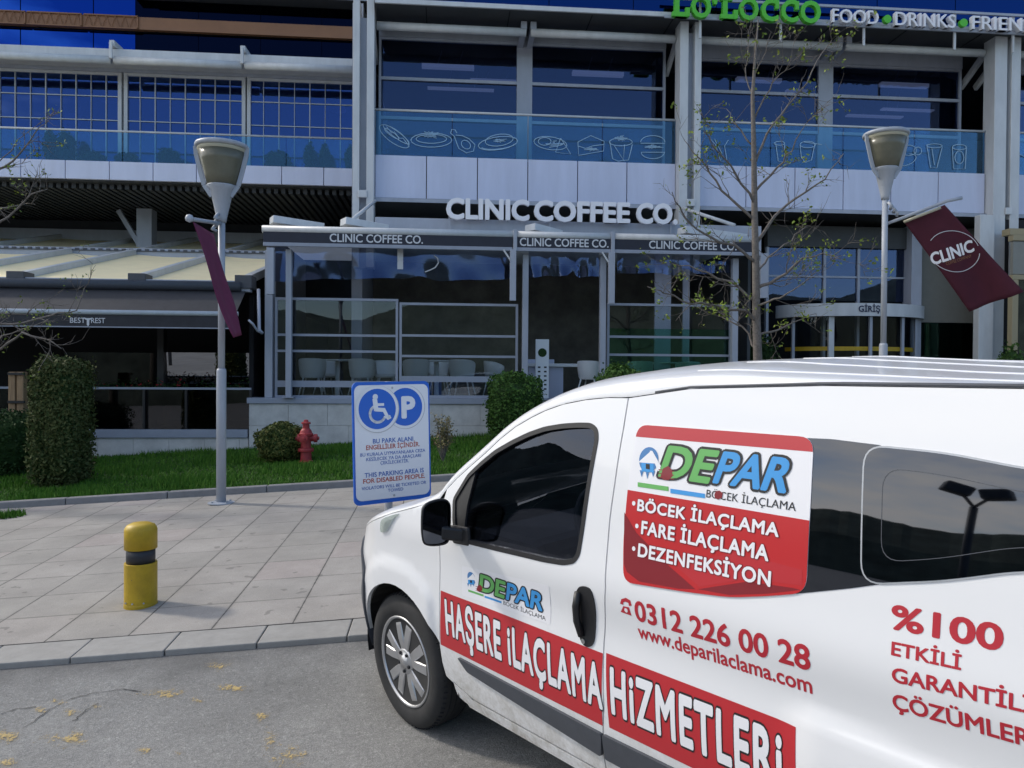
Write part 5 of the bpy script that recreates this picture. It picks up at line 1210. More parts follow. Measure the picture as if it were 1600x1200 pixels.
# ------------------------------------------------------------------ the van: local axes x forward, y outward to its left, z up; s = -x runs back from the front hub
VO = Vector((-.1692, 3.5507, .1154)); VD_ = Vector((-.5592, .8290, -.0025)); VR = Vector((.8271, .5581, .0665)); VN = Vector((-.0565, -.0351, .9978))
VN.normalize(); VD_ = (VD_ - VN*VD_.dot(VN)).normalized(); VR = VD_.cross(VN).normalized(); VY = -VR
van = empty('delivery_van', VO, 'white pest control van with red lettering and stickers, parked at the kerb', 'van')
van.matrix_world = Matrix(((VD_.x, VY.x, VN.x, VO.x), (VD_.y, VY.y, VN.y, VO.y), (VD_.z, VY.z, VN.z, VO.z), (0, 0, 0, 1)))
YC = -.83                                                     # centre line of the body
def lerp_tab(s, tab): return float(np.interp(s, [a for a, _ in tab], [b for _, b in tab]))
def sstep(x): x = max(0.0, min(1.0, x)); return x*x*(3 - 2*x)
LEAN = .032                                                    # the body sits a touch lower on its far side
CREASE = [(1.93, .80), (2.05, .815), (2.25, .80), (2.5, .775), (3.2, .74)]
def g(s, z):
    o = .020
    if z < .62: o -= .055*((.62 - z)/.38)**2
    if z > .90: o -= .135*((z - .90)/.70)**1.55
    o += .007*math.exp(-((z - .965)/.08)**2)                  # shoulder under the windows
    o -= .010*math.exp(-((z - .80)/.09)**2)*sstep((s - .45)/.3)
    f = -.15 - s
    if f > 0: o -= .95*f*f + .9*f*max(0.0, z - .74)
    if s > 2.75: o -= .35*(s - 2.75)**2
    if z > 1.05 and s < 1.1: o -= .10*(1.1 - s)**2*(z - 1.05)/.3
    # wheel arch flares
    r = math.hypot(s - .025, z - .30); o += .016*sstep((.52 - r)/.07)*(1 if s < .42 else 0)*sstep((.345 - s)/.06)
    o += .015*sstep((lerp_tab(s, CREASE) - z)/.06)*sstep((s - 1.93)/.14)
    return o
def to_van(p):
    d = p - VO; return d.dot(VD_), d.dot(VY), d.dot(VN)
def raylocal(px, py):
    d = ray(px, py); return Vector(to_van(CAM)), Vector((d.dot(VD_), d.dot(VY), d.dot(VN)))
def SIDE(px, py, o=None):
    c, d = raylocal(px, py); oo = .02 if o is None else o; s = z = 0
    for _ in range(14):
        t = (oo - c.y)/d.y; s, z = -(c.x + d.x*t), c.z + d.z*t
        if o is not None: break
        oo = .5*oo + .5*g(max(-.75, s), z)
    return s, z
def SP(*pts): return [SIDE(x, y) for x, y in pts]
def VP(s, z, lift=0.0): return (-s, g(s, z) + lift, z)
def vnormal(s, z, side=1, h=.004):
    a = (g(s + h, z) - g(s - h, z))/(2*h); b = (g(s, z + h) - g(s, z - h))/(2*h); n = Vector((a, 1, -b)).normalized()
    return (n.x, n.y*side, n.z)
def set_normals(o, nrm):
    me = o.data; me.polygons.foreach_set('use_smooth', [True]*len(me.polygons)); me.normals_split_custom_set_from_vertices(nrm); return o
def chaikin(poly, n=2):
    for _ in range(n):
        out = []
        for i in range(len(poly)):
            a, b = poly[i], poly[(i+1) % len(poly)]
            out += [(a[0]*.75 + b[0]*.25, a[1]*.75 + b[1]*.25), (a[0]*.25 + b[0]*.75, a[1]*.25 + b[1]*.75)]
        poly = out
    return poly
def roundc(poly, rad, n=5):                                   # round the corners of an outline
    out = []; m_ = len(poly)
    for i in range(m_):
        p0, p, p1 = [np.array(poly[j % m_]) for j in (i-1, i, i+1)]
        a, b = p0 - p, p1 - p; la, lb = np.linalg.norm(a), np.linalg.norm(b); r = min(rad, la*.45, lb*.45); a, b = p + a/la*r, p + b/lb*r
        for k in range(n+1):
            t = k/n; q = a*(1-t)**2 + p*2*t*(1-t) + b*t*t; out.append((q[0], q[1]))
    return out
def densify(poly, d):
    out = []
    for i in range(len(poly)):
        a, b = poly[i], poly[(i+1) % len(poly)]; L = math.hypot(b[0]-a[0], b[1]-a[1])
        if L < 1e-5: continue
        n = max(1, int(math.ceil(L/d)))
        for k in range(n): out.append((a[0] + (b[0]-a[0])*k/n, a[1] + (b[1]-a[1])*k/n))
    return out
def area(p): return .5*sum(p[i][0]*p[(i+1) % len(p)][1] - p[(i+1) % len(p)][0]*p[i][1] for i in range(len(p)))
def inset(poly, d):
    if area(poly) < 0: poly = poly[::-1]
    out = []; m_ = len(poly)
    for i in range(m_):
        p0, p, p1 = [np.array(poly[j % m_]) for j in (i-1, i, i+1)]; a, b = p - p0, p1 - p
        na = np.array((-a[1], a[0]))/max(1e-9, np.linalg.norm(a)); nb = np.array((-b[1], b[0]))/max(1e-9, np.linalg.norm(b)); n_ = na + nb
        n_ = n_/max(.35, float(n_.dot(n_))/2) if np.linalg.norm(n_) > 1e-6 else na
        out.append((p[0] + n_[0]*d, p[1] + n_[1]*d))
    return out
def pip(P_, poly):
    x, y = P_[:, 0], P_[:, 1]; ins = np.zeros(len(P_), bool); n = len(poly); j = n - 1
    for i in range(n):
        xi, yi = poly[i]; xj, yj = poly[j]
        c = ((yi > y) != (yj > y)) & (x < (xj - xi)*(y - yi)/((yj - yi) if abs(yj - yi) > 1e-12 else 1e-12) + xi)
        ins ^= c; j = i
    return ins
def panel_mesh(outer, holes=(), d=.045):
    loops = [densify(outer, d)] + [densify(h, d*.7) for h in holes]; pts, edges = [], []
    for lp in loops:
        b = len(pts); pts += lp; edges += [(b+i, b+(i+1) % len(lp)) for i in range(len(lp))]
    bd = np.array(pts); xs = np.arange(bd[:, 0].min(), bd[:, 0].max(), d); ys = np.arange(bd[:, 1].min(), bd[:, 1].max(), d)
    gr = np.array([(x + (d/2 if j % 2 else 0), y) for j, y in enumerate(ys) for x in xs])
    if len(gr):
        k = pip(gr, loops[0])
        for h in loops[1:]: k &= ~pip(gr, h)
        gr = gr[k]
        if len(gr):
            dm = np.sqrt(((gr[:, None, :] - bd[None])**2).sum(2)).min(1); gr = gr[dm > d*.45]; pts = pts + [tuple(q) for q in gr]
    vs, _, fs, *_ = delaunay_2d_cdt([Vector(q) for q in pts], edges, [], 0, 1e-6)
    V = np.array([v[:] for v in vs]); F = [tuple(f) for f in fs]
    C_ = np.array([V[list(f)].mean(0) for f in F]); k = pip(C_, loops[0])
    for h in loops[1:]: k &= ~pip(C_, h)
    return V, [f for f, q in zip(F, k) if q], loops
def vpanel(name, m, outer, holes=(), lift=0.0, rim=.018, d=.028, parent=None, mirror=False, smooth=True, depthf=None):
    V, F, loops = panel_mesh(outer, holes, d); mb = MB(); L = depthf or (lambda s, z: lift)
    mb.v = [VP(s, z, L(s, z)) for s, z in V]; mb.f = list(F)
    if rim:
        for lp in loops:
            b = len(mb.v); n = len(lp)
            for s, z in lp: mb.v.append(VP(s, z, L(s, z)))
            for s, z in lp: mb.v.append(VP(s, z, L(s, z) - rim))
            mb.f += [(b+i, b+(i+1) % n, b+n+(i+1) % n, b+n+i) for i in range(n)]
    if mirror: mb.v = [(x, 2*YC - y, z - LEAN*sstep((z - .8)/.75)) for x, y, z in mb.v]
    o = mb.build(name, m, parent or van, local=True, smooth=smooth)
    if smooth: set_normals(o, [vnormal(s, z, -1 if mirror else 1) for s, z in V] + [(0, 0, 0)]*(len(mb.v) - len(V)))
    return o

# paint with road dust low down
def paint():
    m, t, b, ge = node_mat('white_van_paint'); tcn = t.nodes.new('ShaderNodeTexCoord'); sx = t.nodes.new('ShaderNodeSeparateXYZ'); t.links.new(tcn.outputs['Object'], sx.inputs[0])
    n = nnoise(t, tcn.outputs['Object'], 7, 6, .7); n2 = nnoise(t, tcn.outputs['Object'], 60, 3, .7)
    h = nrange(t, sx.outputs[2], .25, .62, .95, 0); f = nmath(t, 'MULTIPLY', h, nrange(t, nmath(t, 'ADD', n, nmath(t, 'MULTIPLY', nmath(t, 'SUBTRACT', n2, .5), .5)), .35, .68, .1, 1))
    c = nmix(t, f, (.80, .805, .82), (.40, .375, .33)); t.links.new(c, b.inputs['Base Color'])
    t.links.new(nrange(t, f, 0, .7, .30, .7), b.inputs['Roughness']); b.inputs['Coat Weight'].default_value = .6; b.inputs['Coat Roughness'].default_value = .05
    return m
M['paint'] = paint()

# --- outlines (s, z)
gap_top = SP((982, 621), (950, 620.5), (915, 624), (880, 631), (852, 641), (830, 652), (806, 666), (782, 685), (759, 707), (736, 727), (715, 746), (698, 764), (690, 778))
gap_front = SP((687.5, 800), (687, 850), (687, 930), (688, 1008), (692, 1035), (698, 1056), (707, 1077), (722, 1093), (738, 1103))
gap_rear = SP((943.5, 1180), (943.5, 1100), (944, 1000), (946, 920), (948, 870), (953, 810), (960, 760), (968, 705), (975, 665), (982, 621))
zb_door = .300
gf = [q for q in gap_front if q[1] > zb_door + .005] + [(gap_front[-1][0] + .03, zb_door)]
gr = [(gap_rear[0][0] - .003, zb_door)] + [q for q in gap_rear if q[1] > zb_door + .02]
door = gf + gr + gap_top[1:-1]
win = roundc(SP((708, 779), (731, 741), (752, 721), (774, 703), (800, 688), (826, 675.5), (852, 666.5), (880, 662), (905, 660.5), (924, 661), (934, 669), (935.5, 685), (929, 720), (922, 760), (914, 818), (906, 868), (898, 880), (881, 883), (850, 878), (821, 871), (770, 859), (721, 847), (710, 838)), .02, 3)
SEAM = [(-.80, .70), (-.6, .785), (-.4, .855), (-.2, .93), (0, 1.0), (.2, 1.055), (.36, 1.10)] + sorted([(s, z) for s, z in gap_top if s > .40]) + [(1.60, None), (2.02, None), (2.5, None), (3.15, None)]
_gut = dict(zip((1.60, 2.02, 2.5), [SIDE(x, y)[1] for x, y in ((1048, 606), (1250, 601), (1600, 606))])); _gut[3.15] = _gut[2.5] - .01
SEAM = sorted([(s, z if z is not None else _gut[s]) for s, z in SEAM])
_g2 = np.polyfit([1.45, 1.60, 2.02, 2.5, 3.15], [lerp_tab(1.45, SEAM), _gut[1.60], _gut[2.02], _gut[2.5], _gut[3.15]], 2)
TOPZ = sorted([(SIDE(x, y, -.10)[0], SIDE(x, y, -.10)[1] + .012) for x, y in ((672, 778), (690, 758), (720, 722), (760, 683), (800, 652), (850, 624), (900, 606), (945, 597), (1000, 586), (1080, 573))] )
_roof = [SIDE(x, y, -.5) for x, y in ((1150, 567), (1250, 562), (1400, 559), (1600, 558.5))]
TOPZ = [(-.80, .80), (-.7, .87), (-.5, .95), (-.2, 1.03), (.05, 1.085)] + [q for q in TOPZ if q[0] > .15 and q[0] < 1.62] + [(s + .0, z) for s, z in _roof if s > 1.7]
TOPZ.append((3.2, TOPZ[-1][1] - .02)); TOPZ = sorted(TOPZ)
def smooth_tab(tab, w=.10):
    xs = np.arange(tab[0][0], tab[-1][0] + 1e-6, .02); ys = np.interp(xs, [a for a, _ in tab], [b for _, b in tab]); k = int(w/.02); K = 3*k; yp = np.concatenate([2*ys[0] - ys[K:0:-1], ys, 2*ys[-1] - ys[-2:-K-2:-1]])
    for _ in range(2): yp = np.convolve(yp, np.ones(2*k+1)/(2*k+1), 'same')
    return list(zip(xs, yp[K:-K]))
_hi = [q for q in TOPZ if q[0] >= 1.3]; _fit = np.polyfit([a for a, _ in _hi], [b for _, b in _hi], 3)
TOPZ = [q for q in TOPZ if q[0] < 1.3] + [(s, float(np.polyval(_fit, s))) for s in np.arange(1.34, 2.62, .06)] + [(3.2, float(np.polyval(_fit, 2.6)) - .02)]
_cor = [(-.8, -.13), (-.6, -.10), (-.4, -.065), (-.1, -.036), (.14, -.045), (.31, -.045), (.40, 0), (.55, 0), (.73, .022), (.89, .027), (1.07, .025), (1.23, .008), (1.36, 0), (1.5, -.010), (1.7, -.018), (1.84, -.030), (2.02, -.040), (2.25, -.048), (2.5, -.050), (3.2, -.050)]
TOPZ = [(s, z + lerp_tab(s, _cor)) for s, z in smooth_tab(TOPZ)]

AC = (.025, .305); AR = .372
arch = [(AC[0] + AR*math.cos(R(a)), AC[1] + AR*math.sin(R(a))) for a in range(184, -5, -8)]
ZS = .245
for mir in (False, True):
    # front wing
    fen = [(-.66, ZS + .05)] + [(s, z) for s, z in arch] + [(.405, .27), (.47, ZS + .01), (gf[-1][0] - .002, zb_door - .006)] + gf[::-1][1:] + [SEAM_ for SEAM_ in [gap_top[-1]]]
    top = [(s, z) for s, z in SEAM if s < gap_top[-1][0] - .02][::-1]
    fen = inset(fen + [q for q in top if q[0] > -.76] + [(-.76, .62)], .0028)
    vpanel('front_wing', 'paint', fen, mirror=mir)
    vpanel('sill', 'paint', inset([(.475, ZS), (2.12, ZS), (2.12, zb_door - .004), (gf[-1][0] + .0, zb_door - .004), (.44, zb_door - .002)], .002), mirror=mir)
    dr = vpanel('door', 'paint', inset(door, .0028), [win], mirror=mir)
    rr = [(gap_rear[-1][0], gap_rear[-1][1])] + gap_rear[::-1][1:]; rr = [q for q in rr if q[1] > zb_door + .02] + [(gap_rear[0][0] - .003, zb_door)]
    ra = [(2.513 + .375*math.cos(R(a)), .305 + .375*math.sin(R(a))) for a in range(180, -1, -8)]
    rear = rr + [(2.10, zb_door), (2.13, .29)] + ra + [(2.95, .30), (3.12, .40), (3.15, SEAM[-1][1])] + [q for q in SEAM if 1.47 < q[0] < 3.1][::-1]
    vpanel('side_panel', 'paint', inset(rear, .0028), mirror=mir)
    # door glass and its black surround
    ring_in = inset(win, .016); ring_in2 = inset(win, .022)
    vpanel('window_seal', 'black', inset(win, -.001), [ring_in], lift=.002, rim=.022, mirror=mir, parent=dr, d=.03)
    vpanel('door_glass', 'g_van', inset(win, .004), lift=-.014, rim=0, mirror=mir, parent=dr, d=.04)
    qp = SP((709, 779), (731, 742), (744, 731), (729, 790), (724, 845), (711, 838))
    vpanel('quarter_panel', 'black', inset(qp, .002), lift=-.004, rim=.012, mirror=mir, parent=dr, d=.03)
# dark backing behind the shut lines
for mir in (False, True):
    vpanel('door_frame', 'black', inset(door, -.02), [inset(win, -.012)], lift=-.03, rim=0, mirror=mir, d=.06)
    vpanel('sill_backing', 'black', [(.42, ZS + .004), (2.15, ZS + .004), (2.15, .36), (.42, .36)], lift=-.035, rim=0, mirror=mir, d=.08)

# --- upper shell: bonnet, windscreen, roof
def shell(ss, tsel, name, m, lift=0.0):
    mb = MB(); T = len(tsel)
    for s in ss:
        zc, zt = lerp_tab(s, SEAM), lerp_tab(s, TOPZ) + .02; o0 = g(s, zc); hw = o0 - YC; e = 2.4 + .5*sstep((s - .9)/.6)
        for t in tsel:
            sg_ = 1
            tt = t
            if t > 90: tt = 180 - t; sg_ = -1
            c_, s_ = math.cos(R(tt))**(2/e), math.sin(R(tt))**(2/e)
            mb.v.append((-s, YC + sg_*(hw*c_ + lift*c_), zc + (zt - zc)*s_ + lift*s_ - LEAN*(1 - sg_*c_)/2*sstep((zc - .8)/.75)))
    for i in range(len(ss)-1):
        for j in range(T-1): mb.f.append((i*T+j, (i+1)*T+j, (i+1)*T+j+1, i*T+j+1))
    return mb.build(name, m, van, local=True, smooth=True)
full = [0, 4, 8, 12, 17, 23, 30, 38, 47, 57, 68, 80, 90]; full += [180 - t for t in full[-2::-1]]
left = [t for t in full if t <= 38]; right = [t for t in full if t >= 142]; mid = [t for t in full if 38 <= t <= 142]
s_h = list(np.linspace(-.76, .30, 16)); s_w = list(np.linspace(.30, .98, 24)); s_r = list(np.linspace(.98, 3.15, 44))
shell(s_h, full, 'bonnet', 'paint'); shell(s_w, left, 'windscreen_pillar', 'paint'); shell(s_w, right, 'windscreen_pillar', 'paint'); shell(s_w, mid, 'windscreen', 'g_van'); rf = shell(s_r, full, 'roof', 'paint')
# roof ribs and gutter
for oy in (-.22, -.48, -.83, -1.18, -1.44):
    mb = MB(); pts = []
    for s in np.linspace(1.55, 3.0, 20):
        zc, zt = lerp_tab(s, SEAM), lerp_tab(s, TOPZ) + .02; hw = g(s, zc) - YC; e = 2.9; c_ = min(1, abs(oy - YC)/hw); th = (1 - c_**e)**(1/e)
        pts.append((-s, oy, zc + (zt - zc)*th - .004 - LEAN*(1 - (oy - YC)/hw)/2))
    mb.tube(pts, .0065, 8); mb.build('roof_rib', 'paint', rf, local=True, smooth=True)
mb = MB(); mb.tube([(-s, g(s, lerp_tab(s, SEAM)) - .004, lerp_tab(s, SEAM) + .003) for s in np.linspace(1.47, 3.14, 26)], .0055, 6); mb.build('roof_gutter', 'trim', rf, local=True, smooth=True)
# ends
def endcap(s, name, m, off):
    zc, zt = lerp_tab(s, SEAM), lerp_tab(s, TOPZ) + .02; o0 = g(s, zc); hw = o0 - YC; pts = []
    for z in np.linspace(.30, zc, 10): pts.append((-s + off, g(s, z), z))
    for t in full[1:-1]:
        tt, q = (t, 1) if t <= 90 else (180 - t, -1); e = 2.9 if s > 1.2 else 2.4
        pts.append((-s + off, YC + q*hw*math.cos(R(tt))**(2/e), zc + (zt-zc)*math.sin(R(tt))**(2/e)))
    for z in np.linspace(zc, .30, 10): pts.append((-s + off, 2*YC - g(s, z), z))
    mb = MB(); mb.add(pts, [tuple(range(len(pts)))]); return mb.build(name, m, van, local=True)
endcap(-.755, 'front_grille', 'black', 0); endcap(3.148, 'rear_doors', 'paint', 0)
mb = MB(); mb.box(-3.1, .32, 2*YC + .10, -.10, .20, .26); mb.build('underbody', 'black', van, local=True)
mb = MB(); mb.box(-.62, .62, 2*YC + .30, -.34, .20, .70); mb.build('engine_bay', 'black', van, local=True)
mb = MB(); mb.box(-3.05, -1.75, 2*YC + .2, -.2, .265, 1.45); mb.build('cargo_wall', 'dark', van, local=True)
# bumper wraps the corner
bz = SP((599, 832), (588, 845), (577, 868))
bum = [(-.76, .26), (AC[0] - AR*.995, .27), (-.345, .36), (-.335, .48), (-.30, .56), (-.285, .62), (-.33, .70), (-.45, .79), (-.60, .775), (-.76, .70)]
for mir in (False, True): vpanel('front_bumper', 'trim', roundc(bum, .03, 3), lift=.012, rim=.03, mirror=mir)
mb = MB(); yb_ = [g(-.755, .5) + .01, 2*YC - g(-.755, .5) - .01]; mb.box(.70, .775, yb_[1] + .12, yb_[0] - .12, .36, .70); mb.build('bumper_centre', 'trim', van, local=True, bevel=.03)
hl = SP((628, 786), (606, 792), (597, 812), (596, 832), (606, 830), (618, 808))
for mir in (False, True): vpanel('headlight', 'g_lamp', roundc([(s, min(z, lerp_tab(s, SEAM) - .01)) for s, z in hl], .02, 3), lift=.008, rim=.02, mirror=mir, d=.03)
# moulding
mo = SP((717, 1024.5), (776, 1055), (943, 1145), (943, 1180), (732, 1048))
for mir in (False, True):
    vpanel('side_moulding', 'trim', roundc([SIDE(717.5, 1026), SIDE(943, 1146), SIDE(943, 1181), SIDE(733, 1049)], .012, 3), lift=.012, rim=.014, mirror=mir)
    zt0, zb0 = SIDE(948, 1148)[1], SIDE(948, 1184)[1]
    vpanel('side_moulding', 'trim', roundc([(1.30, zt0), (2.11, zt0 + .01), (2.09, zb0 + .0), (1.297, zb0)], .008, 3), lift=.012, rim=.014, mirror=mir)
# door handle
hp = chaikin(SP((903, 917), (914, 915), (925, 921), (931, 945), (931, 985), (929, 1006), (920, 1012), (909, 1005), (901, 975), (899, 940)), 2)
hd = vpanel('door_handle', 'black', hp, lift=.004, rim=.01, d=.02)
gp_ = [SIDE(x, y) for x, y in ((905, 925), (906, 945), (908, 968), (911, 992))]; mb = MB(); mb.tube([(-s, g(s, z) + l, z) for (s, z), l in zip(gp_, (.005, .019, .020, .007))], .0125, 10); mb.build('grip', 'black', hd, local=True, smooth=True)
s_, z_ = SIDE(914, 1001); mb = MB(); mb.lathe([(.009, .004), (.009, .010), (0, .011)], (-s_, g(s_, z_), z_), axis=(0, 1, 0), n=14); mb.build('lock', 'chrome', hd, local=True)
# wing mirror
def onS(px, py, s):
    c, d = raylocal(px, py); t = (-s - c.x)/d.x; return c.y + d.y*t, c.z + d.z*t
sm = SIDE(704, 815, .06)[0]
mo_ = chaikin([onS(x, y, sm) for x, y in ((661, 787), (690, 778), (704, 783), (705.5, 800), (704, 843), (697, 853), (666, 855), (659, 845), (658.5, 810))], 2)
cy_, cz_ = sum(q[0] for q in mo_)/len(mo_), sum(q[1] for q in mo_)/len(mo_)
mb = MB(); n = len(mo_); rings = [(.0, .92), (.0, .985), (.010, 1.0), (.035, .92), (.055, .76), (.07, .45)]
for dx, k in rings: mb.v += [(-sm + dx, cy_ - dx*.35 + (y - cy_)*k, cz_ + (z - cz_)*k) for y, z in mo_]
for r_ in range(len(rings)-1): mb.f += [(r_*n+i, r_*n+(i+1) % n, (r_+1)*n+(i+1) % n, (r_+1)*n+i) for i in range(n)]
mb.f.append(tuple((len(rings)-1)*n+i for i in range(n)))
wm = mb.build('wing_mirror', 'black', van, local=True, smooth=True)
mb = MB(); mb.add([(-sm + .008 + .0, cy_ + (y - cy_)*.935, cz_ + (z - cz_)*.935) for y, z in mo_], [tuple(range(n))]); mb.build('mirror_glass', 'g_vandark', wm, local=True)
mb = MB(); a1_ = SIDE(722, 836); mb.bar((-sm + .03, cy_ - .03, cz_ - .045), (-a1_[0], g(*a1_) - .01, a1_[1]), .05, .055); mb.bar((-a1_[0] + .06, g(*a1_) + .002, a1_[1] - .005), (-a1_[0] - .05, g(*a1_) - .002, a1_[1] - .0), .022, .075); mb.build('mirror_arm', 'black', wm, local=True, bevel=.012)
rmw = copy_tree(wm, van); rmw.matrix_local = Matrix.Translation((0, 2*YC, 0)) @ Matrix.Diagonal((1, -1, 1, 1))

# --- wheels
def wheel(s, y0, steer=0.0, flip=1):
    r = bpy.data.objects.new('wheel', None); COL.objects.link(r); r.parent = van; r.location = (-s, y0, .305); r.rotation_euler = (0, 0, R(steer) + (math.pi if flip < 0 else 0))
    A = (0, 1, 0); W_ = .185; Rt = .308
    mb = MB(); mb.lathe([(.205, -.012), (.222, -.001), (.25, .004), (.275, .001), (.292, -.008), (.302, -.022), (Rt, -.038), (Rt, -W_ + .03), (.300, -W_ + .014), (.27, -W_), (.21, -W_ + .01)], axis=A, n=64); ty = mb.build('tyre', 'rubber', r, local=True, smooth=True)
    for yy in (-.055, -.085, -.115, -.145):
        m2 = MB(); m2.lathe([(Rt + .0012, yy), (Rt + .0012, yy - .006)], axis=A, n=64); m2.build('tread_groove', 'dark', ty, local=True)
    m2 = MB()
    for k in range(70): a = 2*math.pi*k/70; d = Vector((math.cos(a), 0, math.sin(a))); m2.bar(d*(Rt - .006) + Vector((0, -.018, 0)), d*(Rt + .0018) + Vector((0, -.034, 0)), .005, .004); 
    m2.build('shoulder_tread', 'dark', ty, local=True)
    m2 = MB(); m2.lathe([(.206, -.014), (.210, -.006), (.203, -.002), (.196, -.008), (.190, -.05), (.185, -.16)], axis=A, n=56); rim = m2.build('rim', 'alloy', r, local=True, smooth=True)
    m2 = MB(); m2.lathe([(.186, -.075), (.0, -.085)], axis=A, n=40); m2.build('brake_shadow_disc', 'dark', rim, local=True)
    m2 = MB(); m2.lathe([(.125, -.07), (.125, -.055), (.06, -.052)], axis=A, n=32); m2.build('brake_disc', 'galv', rim, local=True)
    for k in range(5):
        for off in (-15.5, 15.5):
            a = R(90 + 72*k + off*.55); b = R(90 + 72*k + off); p0 = Vector((.048*math.cos(a), -.012, .048*math.sin(a))); p1 = Vector((.196*math.cos(b), -.012, .196*math.sin(b)))
            d = (p1 - p0).normalized(); n_ = Vector((-d.z, 0, d.x)); mb = MB()
            pr = [(p0, .024, .002), (p0.lerp(p1, .4), .026, .007), (p0.lerp(p1, .8), .030, .003), (p1, .036, -.005)]
            for p_, w_, l in pr: mb.v += [tuple(p_ - n_*w_ + Vector((0, l - .012, 0))), tuple(p_ - n_*w_*.7 + Vector((0, l, 0))), tuple(p_ + n_*w_*.7 + Vector((0, l, 0))), tuple(p_ + n_*w_ + Vector((0, l - .012, 0))), tuple(p_ + n_*w_ + Vector((0, -.04, 0))), tuple(p_ - n_*w_ + Vector((0, -.04, 0)))]
            for i in range(3): mb.f += [(i*6+j, i*6+(j+1) % 6, (i+1)*6+(j+1) % 6, (i+1)*6+j) for j in range(6)]
            mb.build('spoke', 'alloy', rim, local=True)
    m2 = MB(); m2.lathe([(.062, -.03), (.062, -.012), (.052, -.006), (.030, -.003), (.028, .002), (0, .004)], axis=A, n=30); m2.build('hub', 'alloy', rim, local=True, smooth=True)
    m2 = MB()
    for k in range(5): a = R(54 + 72*k); m2.lathe([(.008, -.008), (.008, .002), (0, .003)], (.044*math.cos(a), 0, .044*math.sin(a)), axis=A, n=8)
    m2.build('wheel_bolts', 'dark', rim, local=True)
    return r
wheel(0, -.005, 0); wheel(2.513, -.005); wheel(0, 2*YC + .005, 0, -1); wheel(2.513, 2*YC + .005, 0, -1)
for sc, mir in ((.025, 0), (2.513, 0), (.025, 1), (2.513, 1)):
    mb = MB(); nn = 26
    for k in range(nn+1):
        a = R(-8 + 196*k/nn)
        for y in (-.02, -.30): mb.v.append((-sc + .392*math.cos(a), (y if not mir else 2*YC - y), .305 + .392*math.sin(a)))
    mb.f = [(2*k, 2*k+1, 2*k+3, 2*k+2) for k in range(nn)]
    y = -.30 if not mir else 2*YC + .30
    b_ = len(mb.v); mb.v += [(-sc + .392*math.cos(R(-8 + 196*k/nn)), y, .305 + .392*math.sin(R(-8 + 196*k/nn))) for k in range(nn+1)]; mb.f.append(tuple(range(b_, b_ + nn + 1)))
    mb.build('wheel_housing', 'black', van, local=True, smooth=False)
# --- inside
mb = MB(); mb.box(-.85, -.45, 2*YC + .12, -.12, .70, .98); mb.build('dashboard', 'trim', van, local=True, bevel=.05)
mb = MB()
c_ = Vector((-.98, -.42, 1.0)); nrm = Vector((-.85, 0, .5)).normalized(); a_ = nrm.orthogonal().normalized(); b_ = nrm.cross(a_)
mb.tube([c_ + (a_*math.cos(2*math.pi*k/32) + b_*math.sin(2*math.pi*k/32))*.185 for k in range(33)], .014, 8)
for k in (0, 2.1, 4.2): mb.tube([c_, c_ + (a_*math.cos(k) + b_*math.sin(k))*.18], .014, 6)
mb.build('steering_wheel', 'trim', van, local=True, smooth=True)
for y in (-.42, 2*YC + .42):
    r_ = bpy.data.objects.new('seat', None); COL.objects.link(r_); r_.parent = van
    mb = MB(); mb.box(-1.62, -1.10, y - .23, y + .23, .50, .66); mb.build('seat_cushion', 'seat', r_, local=True, bevel=.05)
    mb = MB(); mb.bar((-1.55, y, .62), (-1.74, y, 1.22), .44, .12, up=(1, 0, 0)); mb.build('backrest', 'seat', r_, local=True, bevel=.05)
    mb = MB(); mb.bar((-1.74, y, 1.24), (-1.78, y, 1.42), .26, .09, up=(1, 0, 0)); mb.build('headrest', 'seat', r_, local=True, bevel=.04)

# --- rear side glass, flush on the body
dk = roundc([SIDE(1255, 684), SIDE(1300, 686), SIDE(1380, 696), SIDE(1380, 912), SIDE(1330, 919), SIDE(1240, 928)], .01, 3)
vpanel('window_backing', 'g_vandark', dk, lift=.0014, rim=.003)
q0 = [SIDE(1350, 693), SIDE(1480, 706), SIDE(1600, 730)]; q1 = [SIDE(1345, 914), SIDE(1478, 909), SIDE(1600, 893)]
rb_ = [q0[0], q0[1], q0[2], (2.95, q0[2][1] - .02), (2.95, q1[2][1] + .06), q1[2], q1[1], q1[0]]; rw = roundc(rb_, .055, 6)
sw_ = vpanel('side_window', 'galv', rw, lift=.0026, rim=.003)
vpanel('side_glass', 'g_vandark', inset(rw, .004), lift=.0034, rim=.002, parent=sw_)
ii = roundc(inset(rb_, .05), .05, 6); vpanel('glass_border', 'trim', roundc(inset(rb_, .0484), .0508, 6), [ii], lift=.0039, rim=0, parent=sw_, d=.03)

